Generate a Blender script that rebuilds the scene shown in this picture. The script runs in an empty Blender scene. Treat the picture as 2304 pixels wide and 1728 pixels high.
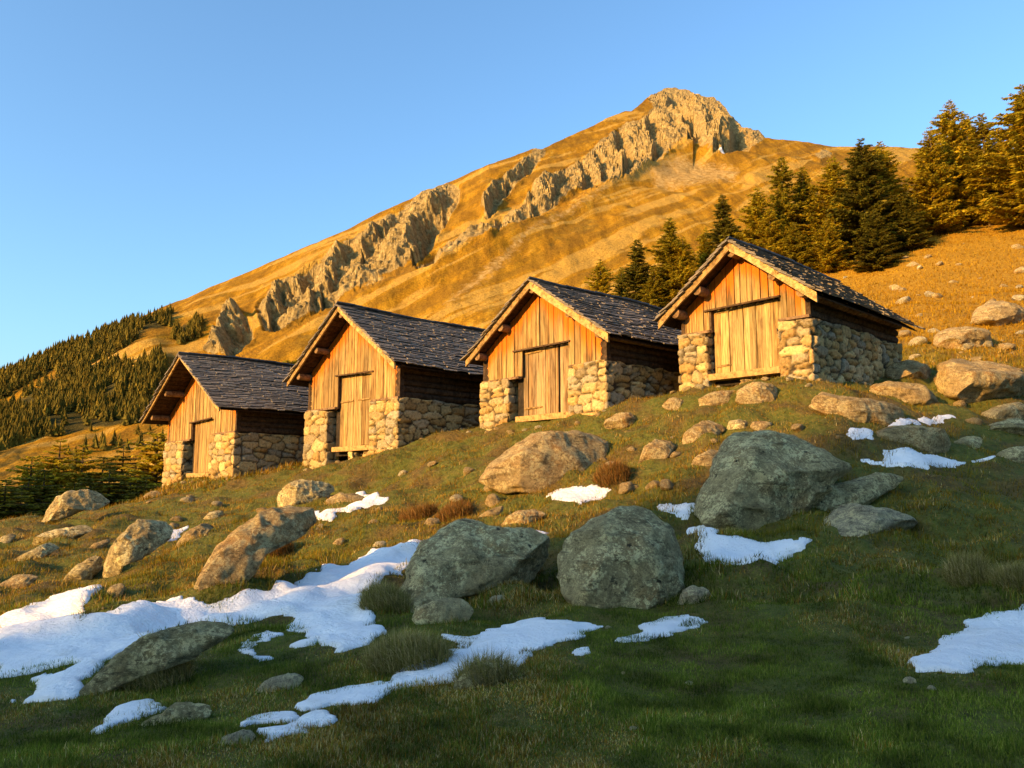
import bpy, bmesh, math, random
import numpy as np
from mathutils import Vector
random.seed(7); rng = np.random.default_rng(11)
C = bpy.context.scene.collection
SUN_E, SUN_C, SKY_E, EXPO = 4.8, (1.0, .54, .14), .15, 1.28
R = math.radians
# ------------------------------------------------------------------ camera model (pixels are those of the 2304 x 1728 photograph)
F = 1810.5; PITCH = R(7.456); cp, sp = math.cos(PITCH), math.sin(PITCH)
def ray(px, py):
    px = np.asarray(px, float); py = np.asarray(py, float)
    u = (px-1152)/F; v = (864-py)/F
    return u, cp - v*sp, sp + v*cp
def at(px, py, y):
    dx, dy, dz = ray(px, py); k = y/dy
    return np.stack([dx*k, np.broadcast_to(y, np.shape(k))*1.0, dz*k], -1)
def project(P):
    P = np.asarray(P, float); yc = P[..., 1]*cp + P[..., 2]*sp; zc = -P[..., 1]*sp + P[..., 2]*cp
    return 1152+F*P[..., 0]/yc, 864-F*zc/yc
# ------------------------------------------------------------------ noise
def _h(ix, iy, iz, seed):
    n = (ix.astype(np.int64)*374761393 + iy.astype(np.int64)*668265263 + iz.astype(np.int64)*2147483647 + seed*1274126177) & 0xffffffff
    n = ((n ^ (n >> 13))*1274126177) & 0xffffffff
    n = ((n ^ (n >> 15))*2246822519) & 0xffffffff
    return (n ^ (n >> 16)).astype(np.float64)/4294967295.0*2-1
def noise3(x, y, z, seed=0):
    x, y, z = np.broadcast_arrays(np.asarray(x, float), y, z)
    ix, iy, iz = np.floor(x), np.floor(y), np.floor(z)
    fx, fy, fz = x-ix, y-iy, z-iz
    ux, uy, uz = [t*t*t*(t*(t*6-15)+10) for t in (fx, fy, fz)]
    r = 0
    for a in (0, 1):
        for b in (0, 1):
            for c in (0, 1):
                w = (ux if a else 1-ux)*(uy if b else 1-uy)*(uz if c else 1-uz)
                r = r + w*_h(ix+a, iy+b, iz+c, seed)
    return r
def noise2(x, y, seed=0):
    x, y = np.broadcast_arrays(np.asarray(x, float), y)
    ix, iy = np.floor(x), np.floor(y); fx, fy = x-ix, y-iy
    ux, uy = [t*t*t*(t*(t*6-15)+10) for t in (fx, fy)]
    z = np.zeros_like(ix); r = 0
    for a in (0, 1):
        for b in (0, 1):
            r = r + (ux if a else 1-ux)*(uy if b else 1-uy)*_h(ix+a, iy+b, z, seed)
    return r
def fbm2(x, y, o=4, seed=0, g=.5):
    r = 0; a = 1; f = 1
    for i in range(o): r = r + a*noise2(x*f, y*f, seed+i*17); a *= g; f *= 2.03
    return r
def fbm3(x, y, z, o=4, seed=0, g=.5):
    r = 0; a = 1; f = 1
    for i in range(o): r = r + a*noise3(x*f, y*f, z*f, seed+i*17); a *= g; f *= 2.03
    return r
def sstep(a, b, x):
    t = np.clip((x-a)/(b-a), 0, 1); return t*t*(3-2*t)
def inside(P, poly):
    x, y = P[:, 0], P[:, 1]; r = np.zeros(len(P), bool); q = np.roll(poly, 1, 0)
    for (x0, y0), (x1, y1) in zip(poly, q):
        c = (y0 > y) != (y1 > y)
        if y1 != y0: r ^= c & (x < (x1-x0)*(y-y0)/(y1-y0)+x0)
    return r
def segdist(P, A, B):
    d = B-A; t = np.clip(((P-A)@d)/max(d@d, 1e-12), 0, 1)
    return np.hypot(*(P-A-t[:, None]*d).T), t
def polydist(P, poly):
    r = np.full(len(P), 1e9)
    for A, B in zip(poly, np.roll(poly, -1, 0)): r = np.minimum(r, segdist(P, A, B)[0])
    return r
def sdist(P, poly):
    d = polydist(P, poly); return np.where(inside(P, poly), d, -d)
# ------------------------------------------------------------------ mesh helpers
def link(o, parent=None):
    C.objects.link(o)
    if parent is not None: o.parent = parent
    return o
def mesh(name, V, faces, mat, smooth=False, attrs=None):
    me = bpy.data.meshes.new(name); V = np.asarray(V, np.float32)
    faces = [np.asarray(f, np.int32) for f in (faces if isinstance(faces, list) else [faces]) if len(f)]
    me.vertices.add(len(V)); me.vertices.foreach_set('co', V.ravel())
    me.loops.add(sum(f.size for f in faces)); me.loops.foreach_set('vertex_index', np.concatenate([f.ravel() for f in faces]))
    cnt = np.concatenate([np.full(len(f), f.shape[1], np.int32) for f in faces])
    me.polygons.add(len(cnt)); me.polygons.foreach_set('loop_start', np.concatenate([[0], np.cumsum(cnt)[:-1]]).astype(np.int32))
    me.polygons.foreach_set('use_smooth', np.full(len(cnt), smooth))
    for k, a in (attrs or {}).items():
        a = np.asarray(a, np.float32)
        if a.ndim == 1: me.attributes.new(k, 'FLOAT', 'POINT').data.foreach_set('value', a)
        else:
            if a.shape[1] == 3: a = np.concatenate([a, np.ones((len(a), 1), np.float32)], 1)
            me.attributes.new(k, 'FLOAT_COLOR', 'POINT').data.foreach_set('color', a.ravel())
    me.update(calc_edges=True)
    if mat: me.materials.append(mat)
    return me
def obj(name, V, faces, mat, parent=None, loc=(0, 0, 0), smooth=False, attrs=None):
    o = bpy.data.objects.new(name, mesh(name, V, faces, mat, smooth, attrs)); o.location = loc
    return link(o, parent)
def tag(o, label=None, cat=None, group=None, kind=None):
    for k, v in (('label', label), ('category', cat), ('group', group), ('kind', kind)):
        if v: o[k] = v
    return o
def empty(name, loc, rz=0):
    o = bpy.data.objects.new(name, None); o.location = loc; o.rotation_euler = (0, 0, rz); o.empty_display_size = .3
    return link(o)
def gridfaces(nr, nc, off=0):
    i = np.arange(nr-1)[:, None]*nc + np.arange(nc-1)[None, :]
    return np.stack([i, i+1, i+nc+1, i+nc], -1).reshape(-1, 4)+off
class MB:
    BF = np.array([[0, 3, 2, 1], [4, 5, 6, 7], [0, 1, 5, 4], [1, 2, 6, 5], [2, 3, 7, 6], [3, 0, 4, 7]])
    def __init__(s): s.V = []; s.Q = []; s.T = []; s.c = []; s.n = 0
    def add(s, V, quads=None, tris=None, col=(1, 1, 1, 0)):
        V = np.asarray(V, float); s.V.append(V)
        col = np.asarray(col, float); s.c.append(np.broadcast_to(col, (len(V), 4)))
        if quads is not None and len(quads): s.Q.append(np.asarray(quads)+s.n)
        if tris is not None and len(tris): s.T.append(np.asarray(tris)+s.n)
        s.n += len(V)
    def hexa(s, bot, top, col=(1, 1, 1, 0)): s.add(list(bot)+list(top), s.BF, col=col)
    def box(s, x0, x1, y0, y1, z0, z1, col=(1, 1, 1, 0)):
        s.hexa([(x0, y0, z0), (x1, y0, z0), (x1, y1, z0), (x0, y1, z0)], [(x0, y0, z1), (x1, y0, z1), (x1, y1, z1), (x0, y1, z1)], col)
    def tube(s, pts, rad, n=10, col=(1, 1, 1, 0), jit=0):
        pts = np.asarray(pts, float); rad = np.broadcast_to(rad, len(pts)); V = []
        for i, p in enumerate(pts):
            t = pts[min(i+1, len(pts)-1)]-pts[max(i-1, 0)]; t = t/np.linalg.norm(t)
            a = np.cross(t, (0, 0, 1) if abs(t[2]) < .9 else (1, 0, 0)); a /= np.linalg.norm(a); b = np.cross(t, a)
            th = np.arange(n)*2*math.pi/n
            V.append(p + (np.cos(th)[:, None]*a+np.sin(th)[:, None]*b)*(rad[i]*(1+jit*rng.uniform(-1, 1, n)))[:, None])
        m = len(pts); V = np.concatenate(V+[pts[:1], pts[-1:]]); q = []; t = []
        for i in range(m-1):
            for k in range(n): q.append((i*n+k, i*n+(k+1) % n, (i+1)*n+(k+1) % n, (i+1)*n+k))
        for k in range(n): t.append((m*n, (k+1) % n, k)); t.append((m*n+1, (m-1)*n+k, (m-1)*n+(k+1) % n))
        s.add(V, q, t, col)
    def build(s, name, mat, parent=None, loc=(0, 0, 0), smooth=False):
        f = []
        if s.Q: f.append(np.concatenate(s.Q))
        if s.T: f.append(np.concatenate(s.T))
        return obj(name, np.concatenate(s.V), f, mat, parent, loc, smooth, {'col': np.concatenate(s.c)})
# ------------------------------------------------------------------ materials
def newmat(name, rough=.9, spec=.2):
    m = bpy.data.materials.new(name); m.use_nodes = True; nt = m.node_tree
    b = nt.nodes['Principled BSDF']; b.inputs['Roughness'].default_value = rough; b.inputs['Specular IOR Level'].default_value = spec
    return m, nt, b
class N:
    def __init__(s, nt): s.nt = nt
    def n(s, t, **k):
        o = s.nt.nodes.new(t)
        for a, v in k.items(): setattr(o, a, v)
        return o
    def l(s, a, b): s.nt.links.new(a, b)
    def coord(s, scale=(1, 1, 1), kind='Object', rot=(0, 0, 0)):
        c = s.n('ShaderNodeTexCoord'); m = s.n('ShaderNodeMapping'); m.inputs['Scale'].default_value = scale; m.inputs['Rotation'].default_value = rot
        s.l(c.outputs[kind], m.inputs['Vector']); return m.outputs['Vector']
    def noise(s, vec, scale, detail=5, rough=.55, dist=0):
        t = s.n('ShaderNodeTexNoise'); t.inputs['Scale'].default_value = scale; t.inputs['Detail'].default_value = detail
        t.inputs['Roughness'].default_value = rough; t.inputs['Distortion'].default_value = dist; s.l(vec, t.inputs['Vector']); return t.outputs['Fac']
    def vor(s, vec, scale, feature='F1', out='Distance', rnd=1):
        t = s.n('ShaderNodeTexVoronoi'); t.feature = feature; t.inputs['Scale'].default_value = scale; t.inputs['Randomness'].default_value = rnd
        s.l(vec, t.inputs['Vector']); return t.outputs[out]
    def ramp(s, fac, stops):
        r = s.n('ShaderNodeValToRGB'); e = r.color_ramp.elements
        while len(e) < len(stops): e.new(.5)
        for q, (p, c) in zip(e, stops): q.position = p; q.color = (*c, 1) if len(c) == 3 else c
        s.l(fac, r.inputs['Fac']); return r.outputs['Color']
    def step(s, fac, a, b):
        r = s.n('ShaderNodeMapRange'); r.interpolation_type = 'SMOOTHSTEP'; r.inputs['From Min'].default_value = a; r.inputs['From Max'].default_value = b
        s.l(fac, r.inputs['Value']); return r.outputs['Result']
    def mix(s, fac, a, b, mode='MIX'):
        m = s.n('ShaderNodeMix', data_type='RGBA', blend_type=mode)
        for sock, v in ((m.inputs['Factor'], fac), (m.inputs[6], a), (m.inputs[7], b)):
            if isinstance(v, (int, float)): sock.default_value = v
            elif isinstance(v, tuple): sock.default_value = (*v, 1)
            else: s.l(v, sock)
        return m.outputs[2]
    def math(s, op, a, b=0.):
        m = s.n('ShaderNodeMath', operation=op)
        for sock, v in zip(m.inputs, (a, b)):
            if isinstance(v, (int, float)): sock.default_value = v
            else: s.l(v, sock)
        return m.outputs[0]
    def attr(s, name, out='Color'):
        a = s.n('ShaderNodeAttribute', attribute_name=name); return a.outputs[out]
    def bump(s, h, dist, strength=1., prev=None):
        b = s.n('ShaderNodeBump'); b.inputs['Distance'].default_value = dist; b.inputs['Strength'].default_value = strength
        s.l(h, b.inputs['Height'])
        if prev is not None: s.l(prev, b.inputs['Normal'])
        return b.outputs['Normal']
def mat_ground():
    m, nt, b = newmat('turf'); g = N(nt); v = g.coord()
    n1 = g.noise(v, .9, 6, .6); n2 = g.noise(v, 7, 6, .65); n3 = g.noise(v, 42, 4, .6)
    c = g.ramp(n2, [(.3, (.05, .052, .010)), (.45, (.085, .105, .013)), (.6, (.13, .135, .022)), (.75, (.21, .165, .04))])
    c2 = g.ramp(n2, [(.3, (.05, .032, .012)), (.5, (.12, .075, .022)), (.7, (.17, .11, .035))])
    c = g.mix(g.math('MULTIPLY', g.step(n1, .45, .64), .85), c, c2)
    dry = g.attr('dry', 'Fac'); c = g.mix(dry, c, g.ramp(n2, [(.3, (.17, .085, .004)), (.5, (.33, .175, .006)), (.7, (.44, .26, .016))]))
    c = g.mix(g.math('MULTIPLY', g.step(n3, .45, .75), .45), c, (.25, .18, .06))
    g.l(c, b.inputs['Base Color']); nn = g.bump(n3, .03, 1.); g.l(g.bump(n2, .14, .9, nn), b.inputs['Normal']); return m
def mat_grass(name='grass_blades', tr=.35):
    m, nt, b = newmat(name, .8, .08); g = N(nt); c = g.attr('col'); g.l(c, b.inputs['Base Color'])
    t = g.n('ShaderNodeBsdfTranslucent'); g.l(c, t.inputs['Color']); mx = g.n('ShaderNodeMixShader'); mx.inputs[0].default_value = tr
    g.l(b.outputs[0], mx.inputs[1]); g.l(t.outputs[0], mx.inputs[2]); g.l(mx.outputs[0], nt.nodes['Material Output'].inputs['Surface']); return m
def mat_rock(name, base, lich, dark, rust=.25, scale=1.):
    m, nt, b = newmat(name, .92, .15); g = N(nt); v = g.coord((scale,)*3)
    oi = g.n('ShaderNodeObjectInfo'); av = g.n('ShaderNodeVectorMath', operation='ADD'); g.l(v, av.inputs[0])
    k = g.n('ShaderNodeVectorMath', operation='SCALE'); g.l(oi.outputs['Location'], k.inputs[0]); k.inputs['Scale'].default_value = .37; g.l(k.outputs[0], av.inputs[1]); v = av.outputs[0]
    n1 = g.noise(v, 1.6, 7, .65); n2 = g.noise(v, 9, 8, .72); n3 = g.noise(v, 46, 6, .72); n4 = g.noise(v, 4.2, 6, .6, .6)
    dk = tuple(x*.30 for x in base); md = tuple(x*.8 for x in base); lt = tuple(min(.75, x*1.6) for x in base); n6 = g.noise(v, 24, 6, .75, .3); n7 = g.noise(v, 110, 4, .7)
    c = g.ramp(g.math('ADD', g.math('MULTIPLY', n2, .55), g.math('MULTIPLY', n6, .45)), [(.36, dk), (.46, md), (.54, base), (.66, lt)])
    c = g.mix(g.math('MULTIPLY', g.step(n1, .5, .66), rust), c, (base[0]*1.1, base[1]*.75, base[2]*.45))
    c = g.mix(g.math('MULTIPLY', g.math('MULTIPLY', g.step(g.math('ADD', g.math('MULTIPLY', n4, .45), g.math('MULTIPLY', n6, .75)), .605, .635), g.step(n1, .36, .56)), lich), c, (.86, .77, .40))
    c = g.mix(g.math('MULTIPLY', g.step(g.math('ADD', g.math('MULTIPLY', n4, .5), g.math('MULTIPLY', n3, .6)), .475, .44), .75), c, tuple(x*.22 for x in base))
    c = g.mix(.75, c, g.ramp(n7, [(.32, (.42, .42, .4)), (.5, (1, 1, 1)), (.68, (1.5, 1.48, 1.4))]), 'MULTIPLY')
    st = g.n('ShaderNodeMapping'); st.inputs['Scale'].default_value = (1.2, 1.2, 7); st.inputs['Rotation'].default_value = (.25, -.5, .3); g.l(v, st.inputs['Vector']); n5 = g.noise(st.outputs[0], 1.8, 8, .72)
    vd = g.vor(v, 3.6); c = g.mix(g.math('MULTIPLY', g.step(g.math('ADD', vd, g.math('MULTIPLY', n6, .5)), .40, .31), dark), c, (.03, .028, .02))
    c = g.mix(g.math('MULTIPLY', g.step(n5, .44, .38), .7), c, tuple(x*.25 for x in base))
    g.l(c, b.inputs['Base Color'])
    q = g.bump(n5, .16, .9); q = g.bump(n2, .10, .9, q); q = g.bump(n6, .05, 1., q); q = g.bump(n7, .012, 1., q); g.l(q, b.inputs['Normal']); return m
def mat_stonewall():
    m, nt, b = newmat('field_stone', .93, .12); g = N(nt); v = g.coord()
    n = g.noise(v, 14, 6, .65); n3 = g.noise(v, 60, 4, .7)
    c = g.mix(.75, g.attr('col'), g.ramp(n, [(.3, (.35, .34, .33)), (.5, (1, 1, 1)), (.72, (1.5, 1.45, 1.35))]), 'MULTIPLY')
    c = g.mix(.6, c, g.ramp(n3, [(.3, (.5, .5, .5)), (.5, (1, 1, 1)), (.7, (1.35, 1.35, 1.35))]), 'MULTIPLY')
    g.l(c, b.inputs['Base Color']); q = g.bump(n, .05, .8); g.l(g.bump(n3, .015, .8, q), b.inputs['Normal']); return m
def mat_wood(name, sc=(26, 26, 1.3), red=(.50, .135, .006)):
    m, nt, b = newmat(name, .85, .15); g = N(nt); a = g.n('ShaderNodeAttribute', attribute_name='col')
    v = g.coord(sc); n = g.noise(v, 1, 6, .65, .4); n2 = g.noise(g.coord((4, 4, 1.2)), 1.3, 5, .6); n3 = g.noise(v, 3.1, 4, .7)
    c = g.mix(1., a.outputs['Color'], g.ramp(n, [(.3, (.22, .17, .13)), (.43, (.68, .62, .55)), (.54, (1.03, 1.02, 1.0)), (.75, (1.4, 1.36, 1.25))]), 'MULTIPLY')
    c = g.mix(.7, c, g.ramp(n2, [(.3, (.42, .36, .32)), (.47, (1, 1, 1)), (.7, (1.2, 1.15, 1.05))]), 'MULTIPLY')
    f = g.step(g.math('ADD', a.outputs['Alpha'], g.math('MULTIPLY', g.math('SUBTRACT', n, .5), 1.1)), .08, .6)
    c = g.mix(g.math('MULTIPLY', f, .95), c, g.mix(.6, red, g.ramp(n, [(.3, (.4, .4, .4)), (.7, (1.4, 1.4, 1.4))]), 'MULTIPLY'))
    g.l(c, b.inputs['Base Color']); q = g.bump(n, .012, .8); g.l(g.bump(n3, .006, .6, q), b.inputs['Normal']); return m
def mat_slate():
    m, nt, b = newmat('slate', .62, .35); g = N(nt); v = g.coord(); n = g.noise(v, 7, 6, .65); n2 = g.noise(v, 35, 5, .7)
    c = g.mix(.8, g.attr('col'), g.ramp(n, [(.3, (.45, .45, .47)), (.5, (1, 1, 1)), (.72, (1.5, 1.5, 1.45))]), 'MULTIPLY')
    c = g.mix(g.math('MULTIPLY', g.step(n2, .6, .72), .25), c, (.17, .165, .14))
    g.l(c, b.inputs['Base Color']); q = g.bump(n, .03, .8); g.l(g.bump(n2, .012, .7, q), b.inputs['Normal']); return m
def mat_snow():
    m, nt, b = newmat('snow', .6, .25); g = N(nt); v = g.coord(kind='Object'); n = g.noise(v, 2.4, 6, .6); n2 = g.noise(v, 38, 5, .7); n3 = g.noise(v, 110, 3, .6)
    c = g.mix(g.step(n, .52, .75), (.86, .88, .9), (.76, .76, .74)); c = g.mix(g.math('MULTIPLY', g.step(n2, .66, .76), .35), c, (.55, .5, .42))
    g.l(c, b.inputs['Base Color']); q = g.bump(n, .22, .7); q = g.bump(n2, .03, .8, q); g.l(g.bump(n3, .006, .6, q), b.inputs['Normal'])
    b.inputs['Subsurface Weight'].default_value = .0; return m
def mat_mountain():
    m, nt, b = newmat('alpine_slope', .95, .05); g = N(nt); v = g.coord((.01,)*3); a = g.attr('mask'); s = g.n('ShaderNodeSeparateColor'); g.l(a, s.inputs[0])
    st = g.n('ShaderNodeMapping'); st.inputs['Scale'].default_value = (2.2, .45, .45); st.inputs['Rotation'].default_value = (0, 0, -.35); g.l(v, st.inputs['Vector'])
    n1 = g.noise(v, 1.7, 8, .62); n2 = g.noise(st.outputs[0], 3.5, 8, .65); n3 = g.noise(v, 16, 8, .72); n4 = g.noise(v, 5, 8, .68); n5 = g.noise(v, 55, 5, .75); sk = g.attr('streak', 'Fac')
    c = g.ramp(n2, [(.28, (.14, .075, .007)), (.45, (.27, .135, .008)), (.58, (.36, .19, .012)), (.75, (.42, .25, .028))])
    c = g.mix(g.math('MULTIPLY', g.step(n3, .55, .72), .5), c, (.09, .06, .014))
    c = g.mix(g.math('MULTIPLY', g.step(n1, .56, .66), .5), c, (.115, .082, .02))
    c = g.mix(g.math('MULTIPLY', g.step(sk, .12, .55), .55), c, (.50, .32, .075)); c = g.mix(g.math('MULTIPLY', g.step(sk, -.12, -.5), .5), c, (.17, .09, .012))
    c = g.mix(.8, c, g.ramp(n5, [(.32, (.4, .36, .32)), (.5, (1, 1, 1)), (.68, (1.45, 1.4, 1.4))]), 'MULTIPLY')
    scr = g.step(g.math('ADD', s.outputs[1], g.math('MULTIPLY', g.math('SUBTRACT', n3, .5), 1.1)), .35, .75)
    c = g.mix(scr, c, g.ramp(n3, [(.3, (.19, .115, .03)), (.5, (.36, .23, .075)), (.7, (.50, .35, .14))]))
    rk = g.step(g.math('ADD', s.outputs[0], g.math('MULTIPLY', g.math('SUBTRACT', n4, .5), .9)), .42, .56)
    rc = g.ramp(n3, [(.3, (.085, .06, .024)), (.48, (.28, .195, .072)), (.66, (.44, .325, .135))])
    c = g.mix(rk, c, rc)
    c = g.mix(g.step(g.math('ADD', s.outputs[2], g.math('MULTIPLY', g.math('SUBTRACT', n3, .5), .6)), .5, .7), c, (.75, .74, .72))
    fo = g.attr('wood', 'Fac'); c = g.mix(g.step(g.math('ADD', fo, g.math('MULTIPLY', g.math('SUBTRACT', n4, .5), .9)), .35, .6), c, g.ramp(n3, [(.3, (.03, .028, .008)), (.7, (.09, .07, .018))]))
    g.l(c, b.inputs['Base Color'])
    q = g.bump(n3, 8., .6); g.l(g.bump(n5, 3.5, .7, q), b.inputs['Normal']); return m
M = dict(turf=mat_ground(), grass=mat_grass(), rock=mat_rock('grey_granite', (.50, .40, .195), 1., .9, .3), rockw=mat_rock('warm_granite', (.47, .34, .155), .5, .5, .5),
         rockp=mat_rock('pale_schist', (.50, .43, .27), .6, .4, .2), rockd=mat_rock('dark_schist', (.36, .30, .14), .75, .5, .3),
         stone=mat_stonewall(), wood=mat_wood('weathered_planks'), beam=mat_wood('beam_wood', (9, 9, 9)), slate=mat_slate(), snow=mat_snow(), mtn=mat_mountain(),
         needle=mat_grass('needles', .45), bark=mat_wood('bark', (8, 8, 2)))
# ------------------------------------------------------------------ the four huts (fitted to the photograph), numbers in metres
HK = 'X Y Z b W Hr He of oe hsr hsl d0 d1 hd hbl hbr'.split()
HV = [(1.92, -6.12, 15.61, .32, .84, 3.54, 2.25, 1.08, .39, .26, .70, .65, -.40, .66, 1.01, -.37, -.15),
      (1.50, -3.51, 17.15, .92, .79, 3.54, 2.96, 1.51, .31, .29, .90, .85, -.55, .81, 1.55, -.44, -.15),
      (1.40, .50, 15.56, 1.45, .84, 3.53, 2.60, 1.25, .19, .24, .84, .78, -.58, .82, 1.34, -.21, -.10),
      (1.00, 5.46, 18.92, 2.82, .81, 3.53, 3.04, 1.42, .36, .34, 1.05, 1.06, -.86, .96, 1.62, -.49, -.56)]
HUTS = []
for r, D, xl in zip(HV, (6.8, 6.0, 5.8, 5.2), (408, 734, 1143, 1590)):
    h = {k: v*(1 if k == 'b' else r[0]) for k, v in zip(HK, r[1:])}; h['D'] = D; c, s = math.cos(h['b']), math.sin(h['b']); h['c'], h['s'] = c, s
    # local x of the photo column xl on the front plane
    u = (xl-1152)/F; yy = cp  # solve X + c x = u*(cp*(Y - s x) + sp*Z')
    h['xl'] = (u*(cp*h['Y']+sp*(h['Z']+.3))-h['X'])/(c+u*cp*s); HUTS.append(h)
def hw(h, x, y, z): return np.array([h['X']+h['c']*x+h['s']*y, h['Y']-h['s']*x+h['c']*y, h['Z']+z])
def hloc(h, x, y): dx, dy = x-h['X'], y-h['Y']; return h['c']*dx-h['s']*dy, h['s']*dx+h['c']*dy
def side_pt(h, px, py):     # a photo point lying on the hut's right wall
    dx, dy, dz = ray(px, py); c, s = h['c'], h['s']; k = (h['W']/2 + c*h['X']-s*h['Y'])/(c*dx-s*dy); return np.array([dx*k, dy*k, dz*k])
# ------------------------------------------------------------------ near terrain: a smooth sheet through surveyed points
CP = []
for h in HUTS:
    CP += [hw(h, -h['W']/2-.1, -.1, h['hbl']), hw(h, h['W']/2+.05, -.1, h['hbr']), hw(h, -h['W']/2, h['D'], h['hbl']+.25)]
for h, q in zip(HUTS, ((660, 1049), (1060, 980), (1515, 897), (2040, 822))): CP.append(side_pt(h, *q))
for px, py, y in ((0, 1728, 5.2), (0, 1575, 6.8), (0, 1440, 9), (0, 1305, 12.5), (0, 1190, 20), (-300, 1728, 5.3), (-300, 1440, 9.2), (-300, 1240, 17),
                  (180, 1155, 24), (330, 1118, 28.5), (576, 1728, 5.), (576, 1440, 8.5), (576, 1300, 11.5), (576, 1180, 17), (500, 1110, 25),
                  (1152, 1728, 4.9), (1152, 1575, 6.2), (1152, 1440, 8), (1152, 1305, 10.8), (1152, 1170, 13.8), (1152, 1060, 18), (900, 1060, 21.5),
                  (1728, 1728, 4.7), (1728, 1440, 7.6), (1728, 1250, 10.3), (1728, 1100, 13.6), (1728, 980, 15.4), (1600, 905, 17.4), (1950, 880, 18),
                  (2304, 1728, 4.6), (2304, 1575, 5.7), (2304, 1440, 7.3), (2304, 1305, 9.3), (2304, 1170, 12), (2304, 1058, 15), (2304, 968, 18), (2304, 900, 20),
                  (2304, 832, 26), (2304, 765, 31), (2304, 675, 38), (2304, 585, 47), (2304, 478, 60), (2120, 765, 31), (2100, 690, 38), (2050, 610, 50), (1895, 616, 54), (2106, 533, 57),
                  (2500, 1728, 4.5), (2600, 1305, 9.2), (2600, 968, 17), (2700, 700, 35), (2700, 450, 58)):
    CP.append(at(px, py, y))
CP += [np.array(p, float) for p in ((0, 0, -1.75), (-6, 0, -2.0), (7, 0, -1.4), (0, -15, -3), (-20, -15, -4), (20, -10, -1), (-17, 31, -2.8), (-21, 35, -5), (-16, 43, -4.5), (-30, 34, -7.5), (-24, 25, -2.8),
       (-30, 55, -9), (-55, 60, -13), (-30, 90, -12), (-60, 100, -16), (-4, 42, .3), (-6, 60, -2), (5, 42, 4.4), (7, 62, 10.2), (0, 90, 8), (20, 95, 22), (50, 95, 30), (60, 60, 26), (45, 30, 9), (40, 10, 3), (-40, 20, -5), (-40, 0, -4), (90, 80, 40), (-80, 40, -14))]
CP = np.array(CP)
def _k(d2): return d2*np.log(d2+1e-9)
_n = len(CP); _A = np.zeros((_n+3, _n+3)); _d = CP[:, None, :2]-CP[None, :, :2]
_A[:_n, :_n] = _k((_d**2).sum(-1))+np.eye(_n)*1.5; _A[:_n, _n] = 1; _A[:_n, _n+1:] = CP[:, :2]; _A[_n:, :_n] = _A[:_n, _n:].T
TW = np.linalg.solve(_A, np.concatenate([CP[:, 2], [0, 0, 0]]))
def ground0(x, y):
    x, y = np.broadcast_arrays(np.asarray(x, float), y); sh = x.shape; x, y = x.ravel(), y.ravel(); r = np.empty(len(x))
    for i in range(0, len(x), 40000):
        a, b = x[i:i+40000], y[i:i+40000]
        r[i:i+40000] = _k((a[:, None]-CP[:, 0])**2+(b[:, None]-CP[:, 1])**2)@TW[:_n]+TW[_n]+TW[_n+1]*a+TW[_n+2]*b
    return r.reshape(sh)
def ground(x, y):
    x, y = np.broadcast_arrays(np.asarray(x, float), y); z = ground0(np.clip(x, -90, 100), np.clip(y, -25, 105)); d = np.hypot(x, y)
    hm = sstep(7, 11, d)*(1-sstep(28, 40, d))
    z = z + .05*noise2(x/1.6, y/1.6, 3)+.022*noise2(x/.5, y/.5, 4)+hm*(.15*noise2(x/.9, y/.75, 5)+.075*noise2(x/.38, y/.3, 6)) + sstep(22, 50, d)*(.45*noise2(x/7, y/7, 8)+.16*noise2(x/2.2, y/2.2, 9))
    for h in HUTS:      # the floor of a hut is levelled
        pass
    far = sstep(95, 260, d); return z*(1-far)+far*(-60+3*noise2(x/300, y/300, 2))
def cast(px, py, ymin=2.5, ymax=130):
    px = np.atleast_1d(np.asarray(px, float)); py = np.atleast_1d(np.asarray(py, float)); dx, dy, dz = ray(px, py)
    ys = np.geomspace(ymin, ymax, 420)[:, None]; X = dx/dy*ys; Z = dz/dy*ys; D = Z-ground(X, np.broadcast_to(ys, X.shape))
    hit = D < 0; i = np.argmax(hit, 0); i = np.where(hit.any(0), np.maximum(i, 1), len(ys)-1); k = np.arange(len(px))
    a, b = D[i-1, k], D[i, k]; t = np.clip(a/(a-b+1e-12), 0, 1); y = ys[i-1, 0]*(1-t)+ys[i, 0]*t
    return np.stack([dx/dy*y, y, dz/dy*y], -1)
# ground sheet: fine in front of the camera, coarse elsewhere, out to the horizon
az = np.concatenate([np.linspace(-180, -52, 60)[:-1], np.linspace(-52, 52, 760)[:-1], np.linspace(52, 180, 60)])*math.pi/180
rr = np.concatenate([np.geomspace(.4, 3.4, 30)[:-1], np.geomspace(3.4, 34, 420)[:-1], np.geomspace(34, 130, 130)[:-1], np.geomspace(130, 6000, 40)])
GX = np.sin(az)[None, :]*rr[:, None]; GY = np.cos(az)[None, :]*rr[:, None]; GZ = ground(GX, GY)
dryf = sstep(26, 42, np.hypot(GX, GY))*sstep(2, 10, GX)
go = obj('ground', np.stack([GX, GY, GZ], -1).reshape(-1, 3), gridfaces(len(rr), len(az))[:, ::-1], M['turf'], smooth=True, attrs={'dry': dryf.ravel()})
tag(go, kind='structure')
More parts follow.
